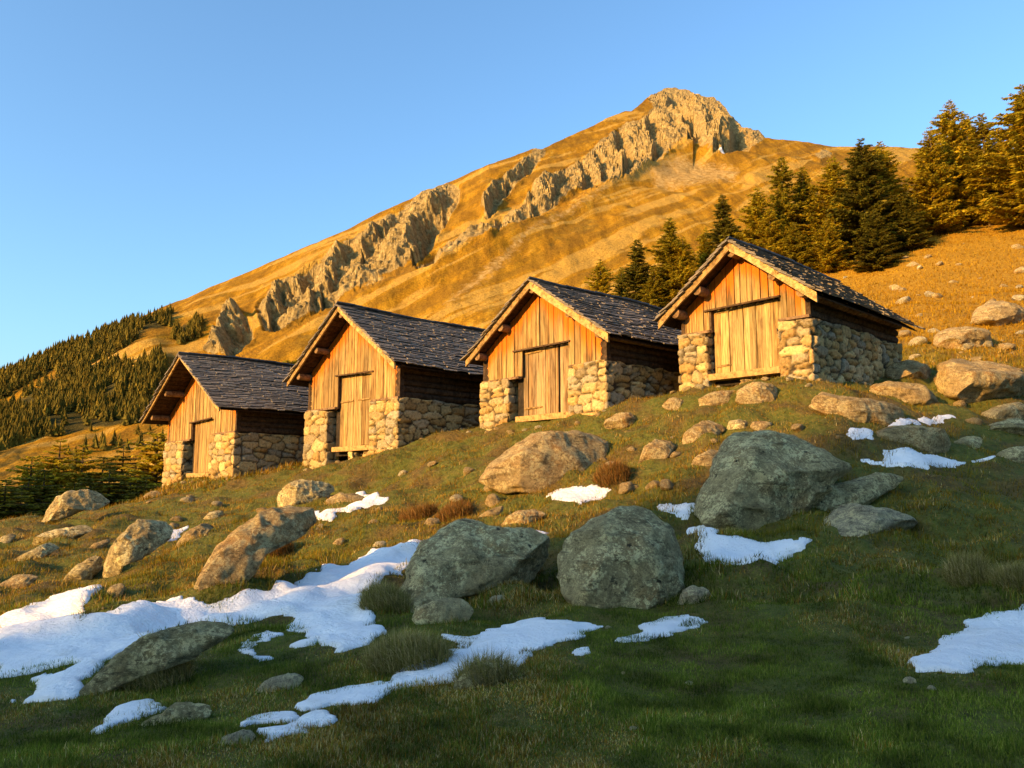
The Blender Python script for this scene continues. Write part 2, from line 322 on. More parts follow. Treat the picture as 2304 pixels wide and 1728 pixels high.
# ------------------------------------------------------------------ light: low golden sun from behind left, blue sky
ALPHA, ELEV = R(54), R(17.5)
S = np.array([-math.sin(ALPHA)*math.cos(ELEV), -math.cos(ALPHA)*math.cos(ELEV), math.sin(ELEV)])
sun = bpy.data.lights.new('sun', 'SUN'); sun.energy = SUN_E; sun.angle = R(.55); sun.color = SUN_C
so = bpy.data.objects.new('sun', sun); so.rotation_euler = Vector(S).to_track_quat('Z', 'Y').to_euler(); so.location = (-40, -40, 40); link(so)
w = bpy.data.worlds.new('World'); bpy.context.scene.world = w; w.use_nodes = True; nt = w.node_tree
sky = nt.nodes.new('ShaderNodeTexSky'); sky.sky_type = 'NISHITA'; sky.sun_disc = False; sky.sun_elevation = ELEV
sky.sun_rotation = math.pi + ALPHA; sky.altitude = 0; sky.air_density = 1.0; sky.dust_density = 2.4; sky.ozone_density = 4
bg = nt.nodes['Background']; tint = nt.nodes.new('ShaderNodeMix'); tint.data_type = 'RGBA'; tint.blend_type = 'MULTIPLY'; tint.inputs['Factor'].default_value = 1; tint.inputs[7].default_value = (.90, 1.03, 1.0, 1)
nt.links.new(sky.outputs[0], tint.inputs[6]); nt.links.new(tint.outputs[2], bg.inputs['Color']); bg.inputs['Strength'].default_value = SKY_E
# the hill added unseen behind the camera, shaped to shade the foreground and hollow
hx, hy = S[0]/math.cos(ELEV), S[1]/math.cos(ELEV); TE = math.tan(ELEV); A0 = 150.
bp = cast(*zip((-40, 1440), (230, 1440), (520, 1388), (780, 1323), (1035, 1226), (1260, 1170), (1552, 1110), (1770, 1046), (2083, 990), (2304, 905)))
bu = bp[:, 0]*(-hy)+bp[:, 1]*hx; ba = bp[:, 0]*hx+bp[:, 1]*hy; bw = bp[:, 2]-TE*ba
k = np.polyfit(bw, bu, 1); print('shadow edge u = %.2f + %.2f w' % (k[1], k[0]), np.round(bu, 1), np.round(bw, 1))
uu = np.linspace(-190, 150, 300); aa = np.linspace(60, 330, 90)
wl = np.clip((uu-k[1])/(k[0] if abs(k[0]) > .12 else .12*(1 if k[0] >= 0 else -1)), -25, 30) if k[0] > 0 else np.where(uu > k[1], 30, -25)
top = wl + .5*noise2(uu/2.2, uu*0, 31) + TE*A0
top = np.where(uu < -49, 7.5 + 3*noise2(uu/6, uu*0, 5)+TE*A0, top); 
top = np.where((uu >= -49) & (top < TE*A0-20), TE*A0-20, top)
UU, AA = np.meshgrid(uu, aa); prof = np.exp(-((AA-A0)/45)**2); base = -30.
HZ = base+(top[None, :]-base)*prof + 0*UU
HX = UU*(-hy)+AA*hx; HY = UU*hx+AA*hy
tag(obj('shadow_hill', np.stack([HX, HY, HZ], -1).reshape(-1, 3), gridfaces(len(aa), len(uu)), M['turf'], smooth=True, attrs={'dry': np.zeros(HX.size)}), kind='structure')
# ------------------------------------------------------------------ camera
cam = bpy.data.cameras.new('camera'); cam.sensor_width = 36; cam.lens = F/2304*36; cam.clip_start = .05; cam.clip_end = 20000
co = bpy.data.objects.new('camera', cam); co.rotation_euler = (math.pi/2+PITCH, 0, 0); link(co); bpy.context.scene.camera = co
vs = bpy.context.scene.view_settings; vs.view_transform = 'Standard'; vs.look = 'None'; vs.exposure = EXPO; vs.gamma = 1
# ------------------------------------------------------------------ huts
def roofz(h, x): return h['Hr']-(h['Hr']-h['He'])*abs(x)/(h['W']/2+h['oe'])
def stone_wall(h, name, foot, z0, z1, root, seed, big=1.):
    P = np.array(foot, float); n = len(P); pts = []; nor = []
    step = .04
    for i in range(n):          # closed footprint, counter-clockwise, resampled
        a, b = P[i], P[(i+1) % n]; L = np.linalg.norm(b-a); m = max(2, int(L/step)); t = (np.arange(m)+.5)/m
        pts.append(a+(b-a)*t[:, None]); nor.append(np.tile([(b-a)[1]/L, -(b-a)[0]/L], (m, 1)))
    pts = np.concatenate(pts); nor = np.concatenate(nor)
    nor = nor + .2*(np.roll(nor, 1, 0)+np.roll(nor, -1, 0)); nor /= np.linalg.norm(nor, axis=1)[:, None]
    u = np.concatenate([[0], np.cumsum(np.linalg.norm(np.diff(pts, axis=0), axis=1))]); U = u[-1]
    z = np.arange(z0, z1+.001, step); nz = len(z); g = np.random.default_rng(seed)
    sd = []; zz = z0-.1
    while zz < z1+.15:
        rh = g.uniform(.11, .27)*big; x = -.2
        while x < U+.3:
            wd = g.uniform(1.2, 3.4)*rh
            if g.random() < .18 and rh > .2: sd += [(x+wd/2, zz+rh*.25), (x+wd/2+g.uniform(-.05, .05), zz+rh*.78)]
            else: sd.append((x+wd/2+g.uniform(-.05, .05), zz+rh/2+g.uniform(-.05, .05)))
            x += wd
        zz += rh
    sd = np.array(sd); ZZ, UU_ = np.meshgrid(z, u, indexing='ij')
    wob = .022*noise2(UU_/.16, ZZ/.16, seed); wob2 = .022*noise2(UU_/.13+7, ZZ/.13, seed+1)
    Q = np.stack([(UU_+wob).ravel(), (ZZ+wob2).ravel()*1.75], -1); sq = sd*np.array([1, 1.75])
    F1 = np.empty(len(Q)); F2 = np.empty(len(Q)); ID = np.empty(len(Q), int)
    for i in range(0, len(Q), 6000):
        d = (np.abs(Q[i:i+6000, None, :]-sq[None])**4).sum(-1)**.25; o = np.argpartition(d, 1, 1)[:, :2]; d2 = np.take_along_axis(d, o, 1)
        s_ = np.argsort(d2, 1); F1[i:i+6000] = d2.min(1); F2[i:i+6000] = d2.max(1); ID[i:i+6000] = o[np.arange(len(o)), s_[:, 0]]
    e = (F2-F1); hgt = sstep(.004, .085, e); off = g.uniform(-.02, .03, len(sd))[ID]
    dsp = -.05+.062*hgt+off*hgt+.012*fbm2(UU_.ravel()/.12, ZZ.ravel()/.12, 3, seed+3)
    V = np.zeros((nz*len(u), 3)); PP = np.tile(pts, (nz, 1))+np.tile(nor, (nz, 1))*dsp[:, None]; V[:, :2] = PP; V[:, 2] = ZZ.ravel()
    topv = (ZZ.ravel() > z1-.12)*(.05*noise2(UU_.ravel()/.35, UU_.ravel()*0, seed+5)); V[:, 2] += topv
    tone = np.array([(.40, .30, .135), (.45, .34, .165), (.33, .265, .15), (.48, .36, .16), (.36, .25, .10), (.30, .26, .17), (.42, .27, .10)])
    sc = tone[g.integers(0, len(tone), len(sd))]*g.uniform(.75, 1.2, (len(sd), 1)); col = sc[ID]
    k_ = sstep(.006, .06, e)[:, None]; col = col*k_+np.array([.045, .035, .022])*(1-k_)
    nu = len(u); i = np.arange(nz-1)[:, None]*nu+np.arange(nu)[None, :]; j = np.arange(nz-1)[:, None]*nu+(np.arange(nu)[None, :]+1) % nu
    f = [np.stack([i, j, j+nu, i+nu], -1).reshape(-1, 4), (np.arange(nu)+(nz-1)*nu)[None, :]]
    return obj(name, V, f, M['stone'], root, attrs={'col': col}, smooth=True)
def planks(x0, x1, bot, top, y0, th, base, under=True, wr=(.13, .24), gap=.014, seedcol=None):
    b = MB(); x = x0
    while x < x1-.03:
        wd = min(rng.uniform(*wr), x1-x); 
        if x1-x-wd < .06: wd = x1-x
        a, c = x+gap*rng.uniform(.3, 1), x+wd-gap*rng.uniform(.3, 1); yj = rng.uniform(-.012, .012); zb = bot((a+c)/2)+rng.uniform(-.02, .025)
        cs = sorted({a, c} | ({0.} if a < 0 < c else set()))
        for p, q in zip(cs[:-1], cs[1:]):
            t0, t1 = top(p), top(q); zs = np.array([0, .45, .72, .88, 1.]); pl_ = rng.uniform(.45, 1.15); f = np.array(base)*rng.uniform(.62, 1.2)*(1+np.array([0, 1, 2.4])*rng.uniform(-.06, .08)); V = []; col = []
            for s_ in zs:
                for (xx, yy, tt) in ((p, y0+yj, t0), (q, y0+yj, t1), (q, y0+yj+th, t1), (p, y0+yj+th, t0)):
                    z = zb+(tt-zb)*s_; V.append((xx, yy, z)); col.append((*f, max(0, 1-(tt-z)/pl_) if under else 0))
            Qd = [(0, 3, 2, 1), (16, 17, 18, 19)]
            for i in range(4):
                for k_ in range(4): Qd.append((i*4+k_, i*4+(k_+1) % 4, i*4+4+(k_+1) % 4, i*4+4+k_))
            b.add(V, Qd, col=np.array(col))
        x += wd
    return b
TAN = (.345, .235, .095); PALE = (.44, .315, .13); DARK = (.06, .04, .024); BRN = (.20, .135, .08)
HL = ['lowest hut, at the valley end of the row, narrow plank door, dark trees beside it', 'hut with tall narrow gable and plank door, second from the valley end',
      'hut behind the big sunlit boulder, dark slit beside its tall plank door', 'highest hut at the uphill end of the row with wide pale double doors']
def build_hut(n, h):
    W, D, of, oe = h['W'], h['D'], h['of'], h['oe']; e = W/2+oe; g = np.random.default_rng(100+n)
    root = empty('alpine_hut', hw(h, 0, 0, 0), -h['b']); tag(root, HL[n], 'hut', 'stone and timber alpine huts')
    d0, d1, hd, xl = h['d0'], h['d1'], h['hd'], h['xl']; zl, zr = h['hsl'], h['hsr']; zb = min(h['hbl'], h['hbr'])-.9
    big = (1.2, 1.35, 1.3, 1.3)[n]
    stone_wall(h, 'stone_wall', [(d1, 0), (W/2, 0), (W/2, D), (W/2-.45, D), (W/2-.45, .5), (d1, .5)], zb, zr, root, 11+n*5, big)
    stone_wall(h, 'stone_wall', [(-W/2, 0), (xl, 0), (xl, .5), (-W/2+.45, .5), (-W/2+.45, D), (-W/2, D)], zb, zl, root, 12+n*5, big)
    stone_wall(h, 'rear_wall', [(-W/2+.45, D-.4), (W/2-.45, D-.4), (W/2-.45, D), (-W/2+.45, D)], zb, zr, root, 13+n*5, big)
    gx = d0+(d1-d0)*(.42, .8, .95, .42)[n]      # low footing under the door, leaving a dark gap beside the left pillar
    if gx < d1-.1: stone_wall(h, 'footing', [(gx, .06), (d1, .06), (d1, .5), (gx, .5)], zb, -.24, root, 14+n*5, .7)
    yb = .10
    def top(x): return roofz(h, x)-.10
    def bot(x): return zl+.02 if x < d0 else (zr+.03 if x > d1 else hd)
    b = planks(-W/2+.03, W/2-.06, bot, top, yb, .035, TAN); pl = b.build('plank_wall', M['wood'], root)
    b = planks(-W/2+.1, W/2-.1, lambda x: zr-.1, top, D-.12, .035, BRN); b.build('rear_gable', M['wood'], root)
    for x0, x1 in ((-W/2+.05, d0), (d1, W/2-.05)):        # sill log on the stone under the planks
        zz = zl if x0 < 0 else zr; s_ = MB(); s_.box(x0, x1, .03, .16, zz-.03, zz+.035, (*BRN, 0)); s_.build('wall_plate', M['beam'], root)
    # door leaves
    yd = .24; spl = {0: [(d0, d1)], 1: [(d0, d0+.49*(d1-d0)), (d0+.5*(d1-d0), d1)], 2: [(d0, d0+.70*(d1-d0)), (d0+.74*(d1-d0), d1)], 3: [(d0, d0+.44*(d1-d0)), (d0+.45*(d1-d0), d1)]}[n]
    dc = [TAN, TAN, (.33, .225, .11), PALE][n]
    for i, (a, c) in enumerate(spl):
        b = planks(a, c+.05*(i == len(spl)-1), lambda x: .0, lambda x: hd-.02, yd, .04, dc, False, (.14, .26), .006); dr = b.build('door', M['wood'], root)
        if (n, i) in ((1, 0), (1, 1), (2, 0), (3, 0)):
            for zf in ((.62,) if n == 1 else (.1, .93)):
                s_ = MB(); L = (c-a)*(.8 if n == 1 else .55); s_.hexa([(a+.04, yd-.03, hd*zf), (a+L, yd-.03, hd*zf+.01), (a+L, yd, hd*zf+.01), (a+.04, yd, hd*zf)], [(a+.04, yd-.03, hd*zf+.045), (a+L, yd-.03, hd*zf+.05), (a+L, yd, hd*zf+.05), (a+.04, yd, hd*zf+.045)], (*[v*.8 for v in TAN], 0)); s_.build('batten', M['beam'], dr)
    a, c = spl[-1]; m = MB(); m.box(c-.13, c-.10, yd-.045, yd, hd*.48, hd*.48+.13, (.05, .04, .035, 0)); m.build('latch', M['beam'], dr)
    m = MB(); m.box(d0-.3, d1+.3, yd+.06, yd+.12, -.3, hd+.2, (.03, .025, .02, 0)); m.build('door_backing', M['beam'], root)
    m = MB(); sl = (.03, -.03, .0, .02)[n]; x0, x1 = d0-(.22, .1, .28, .18)[n], d1+(-.1, .02, .02, .05)[n]
    m.hexa([(x0, .05, hd-.03-sl), (x1, .05, hd-.03+sl), (x1, .11, hd-.03+sl), (x0, .11, hd-.03-sl)], [(x0, .05, hd+.012-sl), (x1, .05, hd+.012+sl), (x1, .11, hd+.012+sl), (x0, .11, hd+.012-sl)], (.085, .055, .03, 0)); m.build('lintel', M['beam'], root)
    for xx in (d0, ):
        m = MB(); m.box(xx-.05, xx-.005, .12, yd+.02, zl, hd, (.09, .06, .035, 0)); m.build('door_jamb', M['beam'], root)
    m = MB(); m.box(d0-.12, d1+.0, .02, yd+.2, -.17, -.015, (*(v*1.05 for v in TAN), 0)); m.build('threshold', M['beam'], root)
    if n in (1,): 
        xs = d0+.46*(d1-d0); stone_wall(h, 'support_stone', [(xs-.13, .07), (xs+.12, .07), (xs+.12, .32), (xs-.13, .32)], zb+.3, -.175, root, 15+n*5, 1.5)
    # log walls of the long sides
    for sgn, zs in ((1, zr), (-1, zl)):
        b = MB(); ztop = roofz(h, W/2)-.06; nl = max(3, int((ztop-zs)/.17)); st = (ztop-zs)/nl
        for i in range(nl):
            xo = sgn*(W/2-.16+rng.uniform(-.015, .015)); zc = zs+st*(i+.5); ys = np.linspace(.1, D-.02, 9)
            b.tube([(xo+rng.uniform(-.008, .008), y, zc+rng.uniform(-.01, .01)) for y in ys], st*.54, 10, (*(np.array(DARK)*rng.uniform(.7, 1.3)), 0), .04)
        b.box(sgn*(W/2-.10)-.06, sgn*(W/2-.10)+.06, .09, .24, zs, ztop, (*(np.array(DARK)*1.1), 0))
        b.build('log_wall', M['beam'], root, smooth=False)
    # purlins
    sl_len = math.hypot(e, h['Hr']-h['He']); slope = math.atan2(h['Hr']-h['He'], e)
    pr = [(0, .22)] + [(s_*x, .2) for x in (e*.47, W/2-.12) for s_ in (-1, 1)]
    for x, dz in pr:
        m = MB(); ys = np.linspace(-of*(.55 if x > 0 else .8), D+.15, 6); r_ = .115*(.9+.2*g.random()); zc = roofz(h, x)-dz+.0
        m.tube([(x+g.uniform(-.012, .012), y, zc+g.uniform(-.012, .012)) for y in ys], r_, 12, (.22, .145, .075, 0), .05); m.build('purlin', M['beam'], root)
    for k_ in range(3):         # tie beam ends under the right eave
        m = MB(); yy = D*(.06+.22*k_)+.2*g.random(); zz = roofz(h, W/2)-.16; m.tube([(W/2-.35, yy, zz), (W/2+.10, yy, zz), (W/2+.13+.05*g.random(), yy, zz-.01)], (.06, .06, .05), 9, (.34, .25, .15, 0), .08); m.build('beam_end', M['beam'], root)
    # roof: boarding, slates, bargeboards
    b = MB()
    for sgn in (-1, 1):
        k0 = 0; nb = int(sl_len/.24)
        for i in range(nb):
            t0, t1 = i/nb+.004, (i+1)/nb-.004; pts = []
            for dz in (-.075, -.045):
                for (t, y) in ((t0, -of+.03), (t1, -of+.03), (t1, D+.2), (t0, D+.2)): pts.append((sgn*e*t, y, h['Hr']-(h['Hr']-h['He'])*t+dz))
            b.add(pts, MB.BF if sgn > 0 else MB.BF[:, ::-1], col=(*(np.array((.055, .033, .018))*rng.uniform(.7, 1.2)), 0))
    b.build('roof_boards', M['beam'], root)
    up = np.array([0, 0, 1.]); b = MB()
    for sgn in (-1, 1):
        ex = .14; nc = int((sl_len+.1)/ex); dn = np.array([sgn*e, 0, h['He']-h['Hr']])/sl_len; nn = np.array([-dn[2]*sgn*1., 0, sgn*dn[0]])*1.; nn = np.array([sgn*(h['Hr']-h['He']), 0, e])/sl_len
        for i in range(nc+1):
            s0 = sl_len+.09-i*ex; y = -of-.06
            sag = lambda yy: .035*math.sin(yy*1.1+n*2)+.05*noise2(yy/1.7, i*.15, 60+n)
            while y < D+.25:
                wd = g.uniform(.22, .62); y1 = min(y+wd, D+.3+.05*g.random()); ya = y-(.07*g.random() if y < -of else 0)
                lo = s0+g.uniform(-.045, .04); hi = max(lo-.36, -.02); th = g.uniform(.02, .04); lift = .055+g.uniform(0, .018)
                if hi >= lo-.05: break
                j = lambda a: g.uniform(-a, a); P = []
                for (s_, yy, l0) in ((lo+j(.025), ya+j(.01), lift), (lo+j(.03), (ya+y1)/2, lift), (lo+j(.025), y1-.012, lift), (hi, y1-.012, .0), (hi, ya, .0)):
                    base_ = np.array([0, yy, h['Hr']])+dn*s_+nn*(l0-.0+.01)+up*sag(yy)*.5; P.append((base_, base_+nn*th))
                V = [p[0] for p in P]+[p[1] for p in P]; f = g.uniform(.65, 1.25); cc = np.array((.155, .130, .095))*f*(1+np.array([.08, .02, -.06])*g.uniform(-1, 1))
                q = [(0, 1, 6, 5), (1, 2, 7, 6), (2, 3, 8, 7), (3, 4, 9, 8), (4, 0, 5, 9)]; t = [(5, 6, 9), (6, 8, 9), (6, 7, 8), (0, 4, 1), (1, 4, 3), (1, 3, 2)]
                if sgn < 0: q = [a[::-1] for a in q]; t = [a[::-1] for a in t]
                b.add(V, q, t, (*cc, 0)); y = y1
    rf = b.build('roof', M['slate'], root)
    b = MB(); y = -of-.08
    while y < D+.2:             # ridge slabs
        wd = g.uniform(.3, .6); z0 = h['Hr']+.075+.02*g.random()+.03*math.sin(y*1.1+n*2); q_ = .17+.03*g.random(); dz = q_*(h['Hr']-h['He'])/e*.85
        b.hexa([(-q_, y, z0-dz), (.05, y, z0+.03), (.05, y+wd, z0+.03), (-q_, y+wd, z0-dz)], [(-q_, y, z0-dz+.035), (.05, y, z0+.068), (.05, y+wd, z0+.068), (-q_, y+wd, z0-dz+.035)], (*(np.array((.085, .083, .08))*g.uniform(.7, 1.4)), 0)); y += wd-.04
    b.build('ridge_slabs', M['slate'], rf)
    hb = (.13, .15, .2, .2)[n]
    for sgn in (-1, 1):
        m = MB(); cc = (*PALE, 0) if sgn > 0 else (*(v*.85 for v in TAN), 0); t0, t1 = (.0, 1.0); y0 = -of-.02-(.002 if sgn > 0 else 0); K = 7; hs = hb*(1 if sgn > 0 else .85)
        V = []; 
        for i in range(K):
            t = i/(K-1); z = h['Hr']-(h['Hr']-h['He'])*t+.012*g.uniform(-1, 1); hh = hs*(1+.08*g.uniform(-1, 1)); x = sgn*e*t
            V += [(x, y0, z-hh), (x, y0, z+.02), (x, y0+.055, z+.02), (x, y0+.055, z-hh)]
        q = [(0, 1, 2, 3), (4*K-1, 4*K-2, 4*K-3, 4*K-4)]
        for i in range(K-1):
            for k_ in range(4): q.append((4*i+(k_+1) % 4, 4*i+k_, 4*i+4+k_, 4*i+4+(k_+1) % 4))
        if sgn < 0: q = [a[::-1] for a in q]
        m.add(V, q, col=cc); m.build('bargeboard', M['beam'], root)
    return root
for n, h in enumerate(HUTS): build_hut(n, h)
# ------------------------------------------------------------------ the mountain: one sheet of rock and grass rising from 500 m to 2 km away
def zz(sx, ox, oy, pts): return np.array([(ox+x/sx, oy+y/sx) for x, y in pts])
z3 = lambda *p: zz(2.4466, 0, 1050, p); z4 = lambda *p: zz(2.4475, 700, 1050, p); z5 = lambda *p: zz(1.89, 1450, 850, p)
z6 = lambda *p: zz(1.5755, 900, 150, p); z7 = lambda *p: zz(2.2122, 0, 450, p); dsp = lambda *p: zz(.96007, 0, 0, p); zh3 = lambda *p: zz(4.254, 1030, 610, p); zh4 = lambda *p: zz(3.3515, 1460, 520, p)
SK = np.array([(-3000, 1240), (-900, 1080), (-400, 985), (-150, 893), (0, 850), (150, 780), (298, 728), (452, 658), (633, 581), (900, 454), (1001, 407), (1198, 334), (1217, 335), (1306, 293), (1408, 250), (1420, 251), (1458, 220), (1500, 197), (1522, 199), (1554, 207), (1589, 219), (1604, 217), (1624, 232), (1643, 255), (1668, 286), (1693, 293), (1706, 291), (1722, 309), (1820, 318), (1915, 328), (2061, 331), (2304, 345), (2700, 420), (3300, 640), (5000, 1100)])
pxs = np.concatenate([np.linspace(-3000, -300, 90)[:-1], np.arange(-300, 2420, 2.2), np.linspace(2420, 5000, 90)])
nt_ = 400; tt = np.linspace(0, 1, nt_)[:, None]
sky_py = np.interp(pxs, SK[:, 0], SK[:, 1]); PYB = 1235.
PX = np.broadcast_to(pxs, (nt_, len(pxs))); PY = PYB+(sky_py[None, :]-PYB)*tt; PY[:, sky_py >= PYB] = PYB+1
P2 = np.stack([PX.ravel(), PY.ravel()], -1)
def mtn_y(px, py):
    u, dy, dz = ray(px, py); ra = dz/dy; s = np.interp(px, [-3000, 0, 1100, 1700, 2400], [.3, .36, .72, .72, .6]); rb = -.075; y = 500*(s-rb)/np.maximum(s-ra, .03); return y, ra
def crestdist(P, line):     # signed distance to a crest line, positive above or left of it
    d = np.full(len(P), 1e9); sg = np.ones(len(P))
    for A, B in zip(line[:-1], line[1:]):
        q, t = segdist(P, A, B); c = (B[0]-A[0])*(P[:, 1]-A[1])-(B[1]-A[1])*(P[:, 0]-A[0]); m = q < d-1e-6; d = np.where(m, q, d); sg = np.where(m, np.sign(c), sg)
    return d*sg
vis = (P2[:, 0] > -320) & (P2[:, 0] < 2450); Pv = P2[vis]
SPUR = np.concatenate([z6((1030, 255), (1000, 268), (960, 290), (880, 340), (800, 375), (700, 430), (600, 490), (470, 545), (330, 600), (200, 645), (120, 680), (30, 715)), dsp((740, 650), (620, 720), (520, 765), (430, 830), (330, 900))])
RIBS = [(z6((150, 405), (110, 480), (60, 520), (40, 590), (45, 660)), 55, 26), (z6((330, 430), (300, 470), (295, 510)), 34, 18), (z6((480, 290), (420, 350), (375, 390)), 28, 15), (z6((860, 200), (880, 250), (895, 300)), 24, 18),
        (z6((750, 240), (755, 290), (790, 350)), 26, 18), (z6((690, 340), (715, 385)), 18, 12), (z6((450, 470), (465, 530)), 18, 12), (z6((330, 540), (335, 590)), 18, 10), (z6((930, 95), (945, 150), (975, 190), (1020, 230)), 28, 20),
        (z6((1040, 95), (1060, 140), (1085, 190)), 26, 15), (z6((1150, 130), (1165, 200), (1150, 250), (1110, 290)), 60, 34), (z6((560, 400), (540, 460)), 20, 10), (z6((620, 350), (650, 410)), 20, 10), (z6((990, 200), (1040, 255)), 20, 12),
        (z7((1470, 390), (1380, 430), (1360, 500), (1340, 530)), 48, 16), (z7((1690, 290), (1640, 380), (1600, 460)), 40, 16), (z7((1180, 570), (1100, 650), (1080, 720), (1110, 780)), 70, 20), (z7((1930, 90), (1850, 170), (1800, 240)), 36, 16), (z7((1560, 500), (1540, 560)), 25, 12)]
ROCK = [z6((880, 110), (945, 72), (1085, 105), (1110, 103), (1140, 128), (1210, 213), (1270, 220), (1295, 250), (1230, 290), (1150, 305), (1100, 300), (1040, 265), (1000, 255), (960, 290), (900, 330), (830, 375), (760, 405), (700, 420), (600, 460), (520, 520), (450, 545), (370, 575), (330, 600), (260, 620), (200, 650), (130, 690), (60, 700), (130, 655), (250, 600), (330, 545), (440, 500), (470, 440), (560, 380), (640, 330), (720, 260), (800, 210), (860, 195), (900, 140)),
        z6((290, 505), (325, 430), (370, 390), (430, 340), (480, 290), (515, 295), (470, 360), (400, 430), (350, 490), (310, 528)), z6((-20, 520), (60, 450), (150, 405), (210, 420), (205, 470), (150, 560), (100, 640), (60, 690), (0, 715), (-30, 700)),
        z7((1280, 540), (1360, 430), (1460, 380), (1600, 300), (1700, 230), (1850, 130), (1960, 60), (2000, 100), (1995, 340), (1850, 420), (1700, 480), (1600, 540), (1480, 600), (1400, 650), (1320, 640)), z7((1030, 780), (1080, 690), (1130, 600), (1190, 565), (1245, 620), (1255, 690), (1200, 740), (1130, 785)), z6((1470, 320), (1510, 290), (1530, 315), (1490, 345))]
SCREE = [z6((980, 290), (1150, 330), (1220, 350), (1200, 400), (1000, 430), (900, 440), (880, 380), (800, 400), (650, 500), (480, 600), (350, 720), (200, 830), (170, 860), (140, 840), (300, 690), (500, 540), (700, 430), (880, 345)), z7((450, 780), (640, 720), (680, 760), (500, 850), (430, 850))]
FOREST = [z7((0, 860), (100, 820), (200, 770), (300, 740), (420, 700), (560, 640), (660, 610), (720, 640), (800, 590), (910, 585), (850, 660), (760, 690), (650, 760), (560, 800), (430, 850), (330, 850), (180, 900), (60, 960), (0, 990), (-150, 1000), (-150, 900)),
          z7((0, 1030), (100, 970), (250, 900), (400, 860), (560, 830), (700, 830), (800, 780), (840, 850), (720, 1000), (700, 1090), (600, 1130), (450, 1150), (330, 1180), (150, 1230), (0, 1310), (-150, 1350), (-150, 1100)), z7((850, 700), (930, 640), (1010, 620), (1000, 690), (900, 740))]
rockv = np.zeros(len(Pv)); scv = rockv.copy(); fov = rockv.copy(); snv = rockv.copy()
for p in ROCK: rockv = np.maximum(rockv, sstep(-16, 14, sdist(Pv, p)))
for p in SCREE: scv = np.maximum(scv, .75*sstep(-25, 30, sdist(Pv, p)))
for p in FOREST: fov = np.maximum(fov, sstep(-25, 25, sdist(Pv, p)))
snv = sstep(-3, 6, sdist(Pv, z6((1110, 300), (1150, 296), (1200, 290), (1215, 296), (1180, 305), (1150, 316))))
fov = np.maximum(fov*.75, .0); fov = np.maximum(fov, .5*sstep(300, 0, Pv[:, 0])*sstep(850, 950, Pv[:, 1]))
cd = -crestdist(Pv, SPUR[::-1]); left = Pv[:, 0] < 1560
jump = np.where(left, .07*sstep(-3, 6, cd)*np.exp(-np.clip(cd, 0, None)/420)-.03*sstep(-60, 0, cd)*(cd < 0), 0)*sstep(330, 420, Pv[:, 0])
disp = np.zeros(len(Pv))
for L, wd, hh in RIBS:
    d = np.full(len(Pv), 1e9); sx = np.zeros(len(Pv))
    for A, B in zip(L[:-1], L[1:]):
        q, t = segdist(Pv, A, B); m = q < d; d = np.where(m, q, d); sx = np.where(m, Pv[:, 0]-(A[0]+(B[0]-A[0])*t), sx)
    sdv = d*np.sign(sx)+6*fbm2(Pv[:, 0]/14, Pv[:, 1]/14, 3, 41); px_ = sdv/wd
    end = sstep(1.25, .55, d/wd/1.3)     # a rib fades beyond its own length
    disp += 1.15*hh*end*np.where(px_ < 0, np.exp(px_*1.4)*.5, .5-1.35*sstep(0, .55, px_)+.85*sstep(.7, 1.9, px_))
y0, ra = mtn_y(P2[:, 0], P2[:, 1]); Y = y0.copy(); Y[vis] *= 1+jump
u, dy, dz = ray(P2[:, 0], P2[:, 1]); X = u/dy*Y; Z = dz/dy*Y
# relief: cliffs where there is rock, soft folds elsewhere, moved along the slope's normal
nrm = np.array([-.12, -.68, .72]); D_ = np.zeros(len(P2)); xs, ys_, zs_ = X[vis], Y[vis], Z[vis]
rid = lambda s, o, sd_: sum((1-np.abs(noise3(xs/s*2**i, ys_/s*2**i*.6, zs_/s*2**i*.6, sd_+i*7))*2)*.55**i for i in range(o))
stepn = rid(62, 5, 61); blocks = noise3(xs/26, ys_/44, zs_/50, 77); blocks = np.round(blocks*2.2)/2.2
rs = sstep(.15, .9, rockv); big = (1-np.abs(noise3(xs/55+zs_/160, ys_/400, zs_/150, 66))*2)
D_[vis] = rockv*(7*stepn+6*blocks+6*big+6*fbm3(xs/12, ys_/14, zs_/14, 3, 88)) + disp*rs*sstep(0, 45, Pv[:, 1]-np.interp(Pv[:, 0], SK[:, 0], SK[:, 1])) + 9*fbm3(xs/150, ys_/190, zs_/190, 4, 12)+(1-rockv)*1.6*fbm3(xs/22, ys_/30, zs_/30, 3, 13)
top_t = np.repeat(tt[:, 0], len(pxs)); D_ *= np.where(top_t > .93, 1-.5*(top_t-.93)/.07, 1)*np.clip(top_t*8, 0, 1)
X = X+nrm[0]*D_; Y = Y+nrm[1]*D_; Z = Z+nrm[2]*D_
G = np.stack([X, Y, Z], -1).reshape(nt_, len(pxs), 3)
back = np.stack([G[-1]+np.array([0, 40*(i+1)**1.5, -4*(i+1)**2.2]) for i in range(9)]); G = np.concatenate([G, back])
def full(a):
    r = np.zeros(len(P2)); r[vis] = a; r = r.reshape(nt_, len(pxs)); return np.concatenate([r, np.repeat(r[-1:], 9, 0)]).ravel()
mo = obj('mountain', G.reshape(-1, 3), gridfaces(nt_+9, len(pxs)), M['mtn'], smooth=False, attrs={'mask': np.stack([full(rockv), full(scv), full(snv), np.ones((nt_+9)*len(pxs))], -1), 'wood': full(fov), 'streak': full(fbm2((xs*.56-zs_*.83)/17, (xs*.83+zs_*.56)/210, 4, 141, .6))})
tag(mo, kind='structure')
